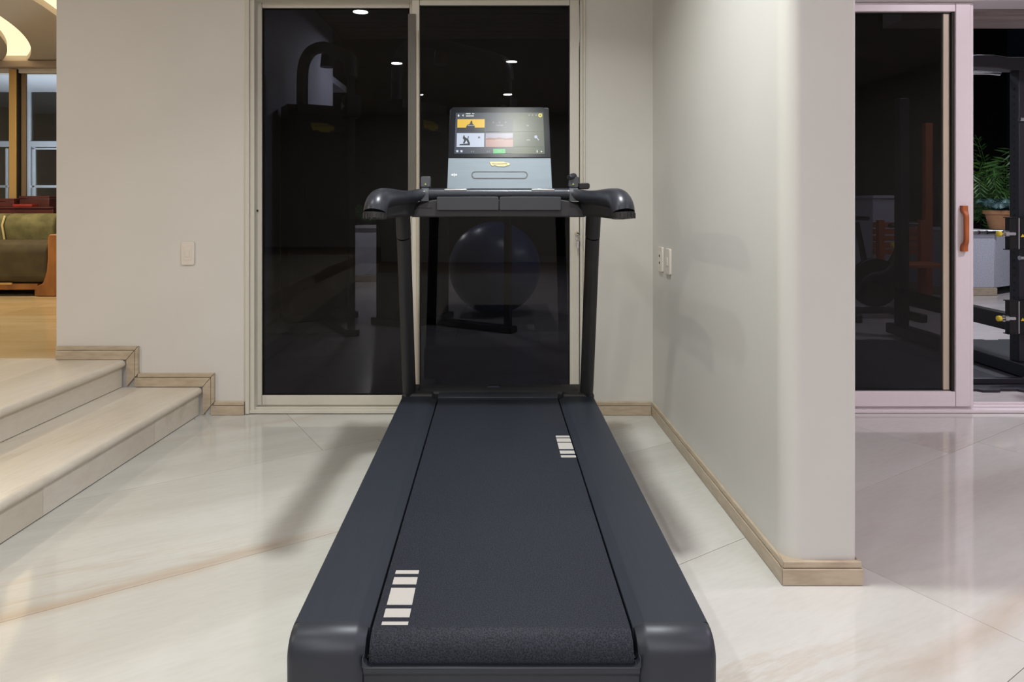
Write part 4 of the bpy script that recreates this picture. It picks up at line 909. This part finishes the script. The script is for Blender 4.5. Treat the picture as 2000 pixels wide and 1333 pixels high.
# cable machine beyond the dark glass: two towers
def tower(loc, rz, label, first=None):
    t = thing('cable_tower', label, 'cable machine', loc, 'cable towers behind the glass', local=True, rz=rz)
    bm = bmesh.new(); prism(bm, rrect(-0.20, 0.20, -0.30, 0.30, 0.07, 5), 'z', 0.06, 1.90); bmesh.ops.bevel(bm, geom=[e for e in bm.edges if all(v.co.z > 1.8 for v in e.verts)], offset=0.07, segments=3, affect='EDGES'); obj('housing', bm, M_MACH, t, 0)
    obj('stack_window', B((0.19, 0.206, -0.17, 0.17, 0.72, 1.66)), M_MACHB, t, 0.008)
    for k in range(14): obj('weight_plate', B((0.204, 0.210, -0.12, 0.12, 0.74 + k * .045, 0.778 + k * .045)), M_RACK, t, 0.002)
    bm = bmesh.new(); pth = smooth_path([(-.08, -0.12, 1.85), (-.08, -0.12, 2.14), (-.06, -0.11, 2.30), (0.02, -0.07, 2.40), (0.16, 0.0, 2.42), (0.50, 0.0, 2.32), (0.86, 0.0, 2.20), (0.95, 0.0, 2.14), (0.97, 0, 2.02)], 5); sweep(bm, pth, 0.052, 14); obj('boom', bm, M_MACH, t)
    obj('guide_rail', B((0.945, 0.995, -0.025, 0.025, 0.05, 2.06)), M_RACK, t, 0.004)
    bm = bmesh.new(); cyl(bm, (0.30, 0, 2.22), (0.30, 0, 2.33), 0.06, 0.05, 16); obj('pulley_cover', bm, M_MACHB, t)
    p_ = obj('pulley_block', B((0.90, 1.03, -0.06, 0.06, 1.70, 1.88)), M_MACH, t, 0.012); obj('pulley_tag', B((0.895, 0.902, -0.05, 0.0, 1.73, 1.84)), M_YELLOW, p_)
    bm = bmesh.new(); cyl(bm, (0.97, -.062, 1.79), (0.97, -.075, 1.79), 0.03, n=18); obj('pulley_wheel', bm, M_CHROME, p_)
    obj('base', B((-.22, .22, -.31, .31, 0.0, 0.06)), M_MACHB, t, 0.01); obj('foot_beam', B((.222, 1.03, -.05, .05, 0.0, 0.05)), M_MACHB, t, 0.008)
    bm = bmesh.new()
    s_ = 0.00013
    def bp(x, y): return (0.204, -0.12 + (x - 455) * s_ * 1.45, 1.74 - (y - 485) * s_ * 2.2)
    pts = [bp(*p) for p in ((455, 485), (1265, 485), (1350, 530), (1500, 540), (1575, 580), (1575, 695), (1400, 700), (1320, 765), (900, 750), (790, 690), (600, 725), (540, 680))]
    A = [bm.verts.new(p) for p in pts]; C_ = [bm.verts.new((p[0] - .004, p[1], p[2])) for p in pts]; bm.faces.new(A); bm.faces.new(C_[::-1])
    for i in range(len(A)): j = (i + 1) % len(A); bm.faces.new((A[i], A[j], C_[j], C_[i]))
    obj('emblem', bm, M_YELLOW, t, smooth=False)
    text('lettering', 'TECHNOGYM', M_INK, 0.034, (0.2045, -0.017, 1.718), (PI / 2, 0, PI / 2), t, 0.0004)
    return t
tower((X(618, 6.0), 6.05, 0), math.radians(-60), 'black cable machine tower behind the left pane of the dark door')
t2 = tower((X(800, 5.6), 5.85, 0), math.radians(-32), 'black cable machine tower behind the treadmill screen, yellow emblem')
# exercise ball, seen under the handlebar through the glass
bm = bmesh.new(); R = 0.43; prof = [(R * math.sin(PI * k / 28), R - R * math.cos(PI * k / 28)) for k in range(29)]
ballc = (X(966, 6.25), 6.25)
for i in range(8, 21):
    if i % 2: prof[i] = (prof[i][0] * 0.996, prof[i][1])
bm2 = lathe(bm, prof, 48, ballc); bmesh.ops.remove_doubles(bm, verts=bm.verts, dist=0.0005)
tag(obj('exercise_ball', bm, M_BALL), 'large blue exercise ball seen through the dark glass under the handlebar', 'ball')
# furniture behind the right-hand pane
tb = thing('garden_bench', 'orange-brown wooden bench seen through the right dark pane', 'bench', (X(1800, 6.6), 6.6, 0))
bx0, bx1 = X(1752, 6.55), X(1858, 6.55)
for k in range(4): obj('seat_slat', B((bx0, bx1, 6.50 + k * .11, 6.595 + k * .11, 0.40, 0.43)), M_WOOD, tb, 0.004)
for k in range(5): obj('back_slat', B((bx0, bx1, 6.95, 6.975, 0.50 + k * .07, 0.555 + k * .07)), M_WOOD, tb, 0.004)
for x_ in (bx0 + .02, bx1 - .08):
    for y_ in (6.52, 6.89): obj('leg', B((x_, x_ + .06, y_, y_ + .06, 0.0, 0.40 if y_ < 6.7 else 0.86)), M_WOOD, tb, 0.004)
wp = obj('wooden_post', B((X(1808, 7.05), X(1822, 7.05), 7.05, 7.11, 0.0, Z(240, 7.05))), M_WOOD, None, 0.004); tag(wp, 'tall orange wooden post behind the bench, through the right dark pane', 'post')
bk = thing('exercise_bike', 'black exercise bike with yellow knob behind the right dark pane', 'exercise bike', (X(1712, 6.0), 6.0, 0))
bxc = X(1712, 6.0)
bm = bmesh.new(); sweep(bm, [(bxc - .02, 6.0 - .025, 0.32), (bxc - .02, 6.0 + .025, 0.32)], [0.22, 0.22], 32); obj('flywheel', bm, M_MACHB, bk, 0.008)
bm = bmesh.new(); sweep(bm, smooth_path([(bxc - .3, 6.0, 0.08), (bxc - .1, 6.0, 0.36), (bxc + .08, 6.0, 0.42), (bxc + .2, 6.0, 0.62), (bxc + .22, 6.0, 0.80)], 4), 0.035, 12); obj('frame', bm, M_MACH, bk)
bm = bmesh.new(); sweep(bm, [(bxc - .08, 6.0, 0.36), (bxc - .18, 6.0, 0.86)], 0.024, 12); sweep(bm, [(bxc - .18, 5.82, 0.9), (bxc - .18, 6.18, 0.9)], 0.018, 12); obj('handlebar', bm, M_MACHB, bk)
bm = bmesh.new(); sweep(bm, smooth_path([(bxc + .12, 6.0, .83), (bxc + .2, 6.0, .84), (bxc + .34, 6.0, .845)], 3), [(.02, .03)] * 3 + [(.025, .06)] * 4, 14); obj('saddle', bm, M_MACHB, bk)
obj('foot_bar', B((bxc - .32, bxc - .26, 5.75, 6.25, 0.0, 0.07)), M_MACHB, bk, 0.01); obj('foot_bar', B((bxc + .24, bxc + .30, 5.75, 6.25, 0.0, 0.07)), M_MACHB, bk, 0.01)
bm = bmesh.new(); sweep(bm, [(bxc - .3, 6.0, 0.07), (bxc + .28, 6.0, 0.07)], 0.03, 12); sweep(bm, [(bxc + .08, 6.0, 0.4), (bxc + .27, 6.0, 0.07)], 0.028, 12); obj('lower_frame', bm, M_MACH, bk)
bm = bmesh.new(); cyl(bm, (bxc + .12, 5.96, 0.66), (bxc + .12, 5.92, 0.66), 0.025, n=14); obj('knob', bm, M_YELLOW, bk)
pl = thing('planter_box', 'grey planter box seen dimly through the right dark pane', 'planter', (X(1735, 7.2), 7.2, 0))
obj('body', B((X(1705, 7.2), X(1768, 7.2), 7.2, 7.6, 0.0, Z(388, 7.2))), M_PLANTER, pl, 0.01)
obj('rim', B((X(1703, 7.2), X(1770, 7.2), 7.18, 7.62, Z(388, 7.2), Z(382, 7.2))), M_PLANTER, pl, 0.006)
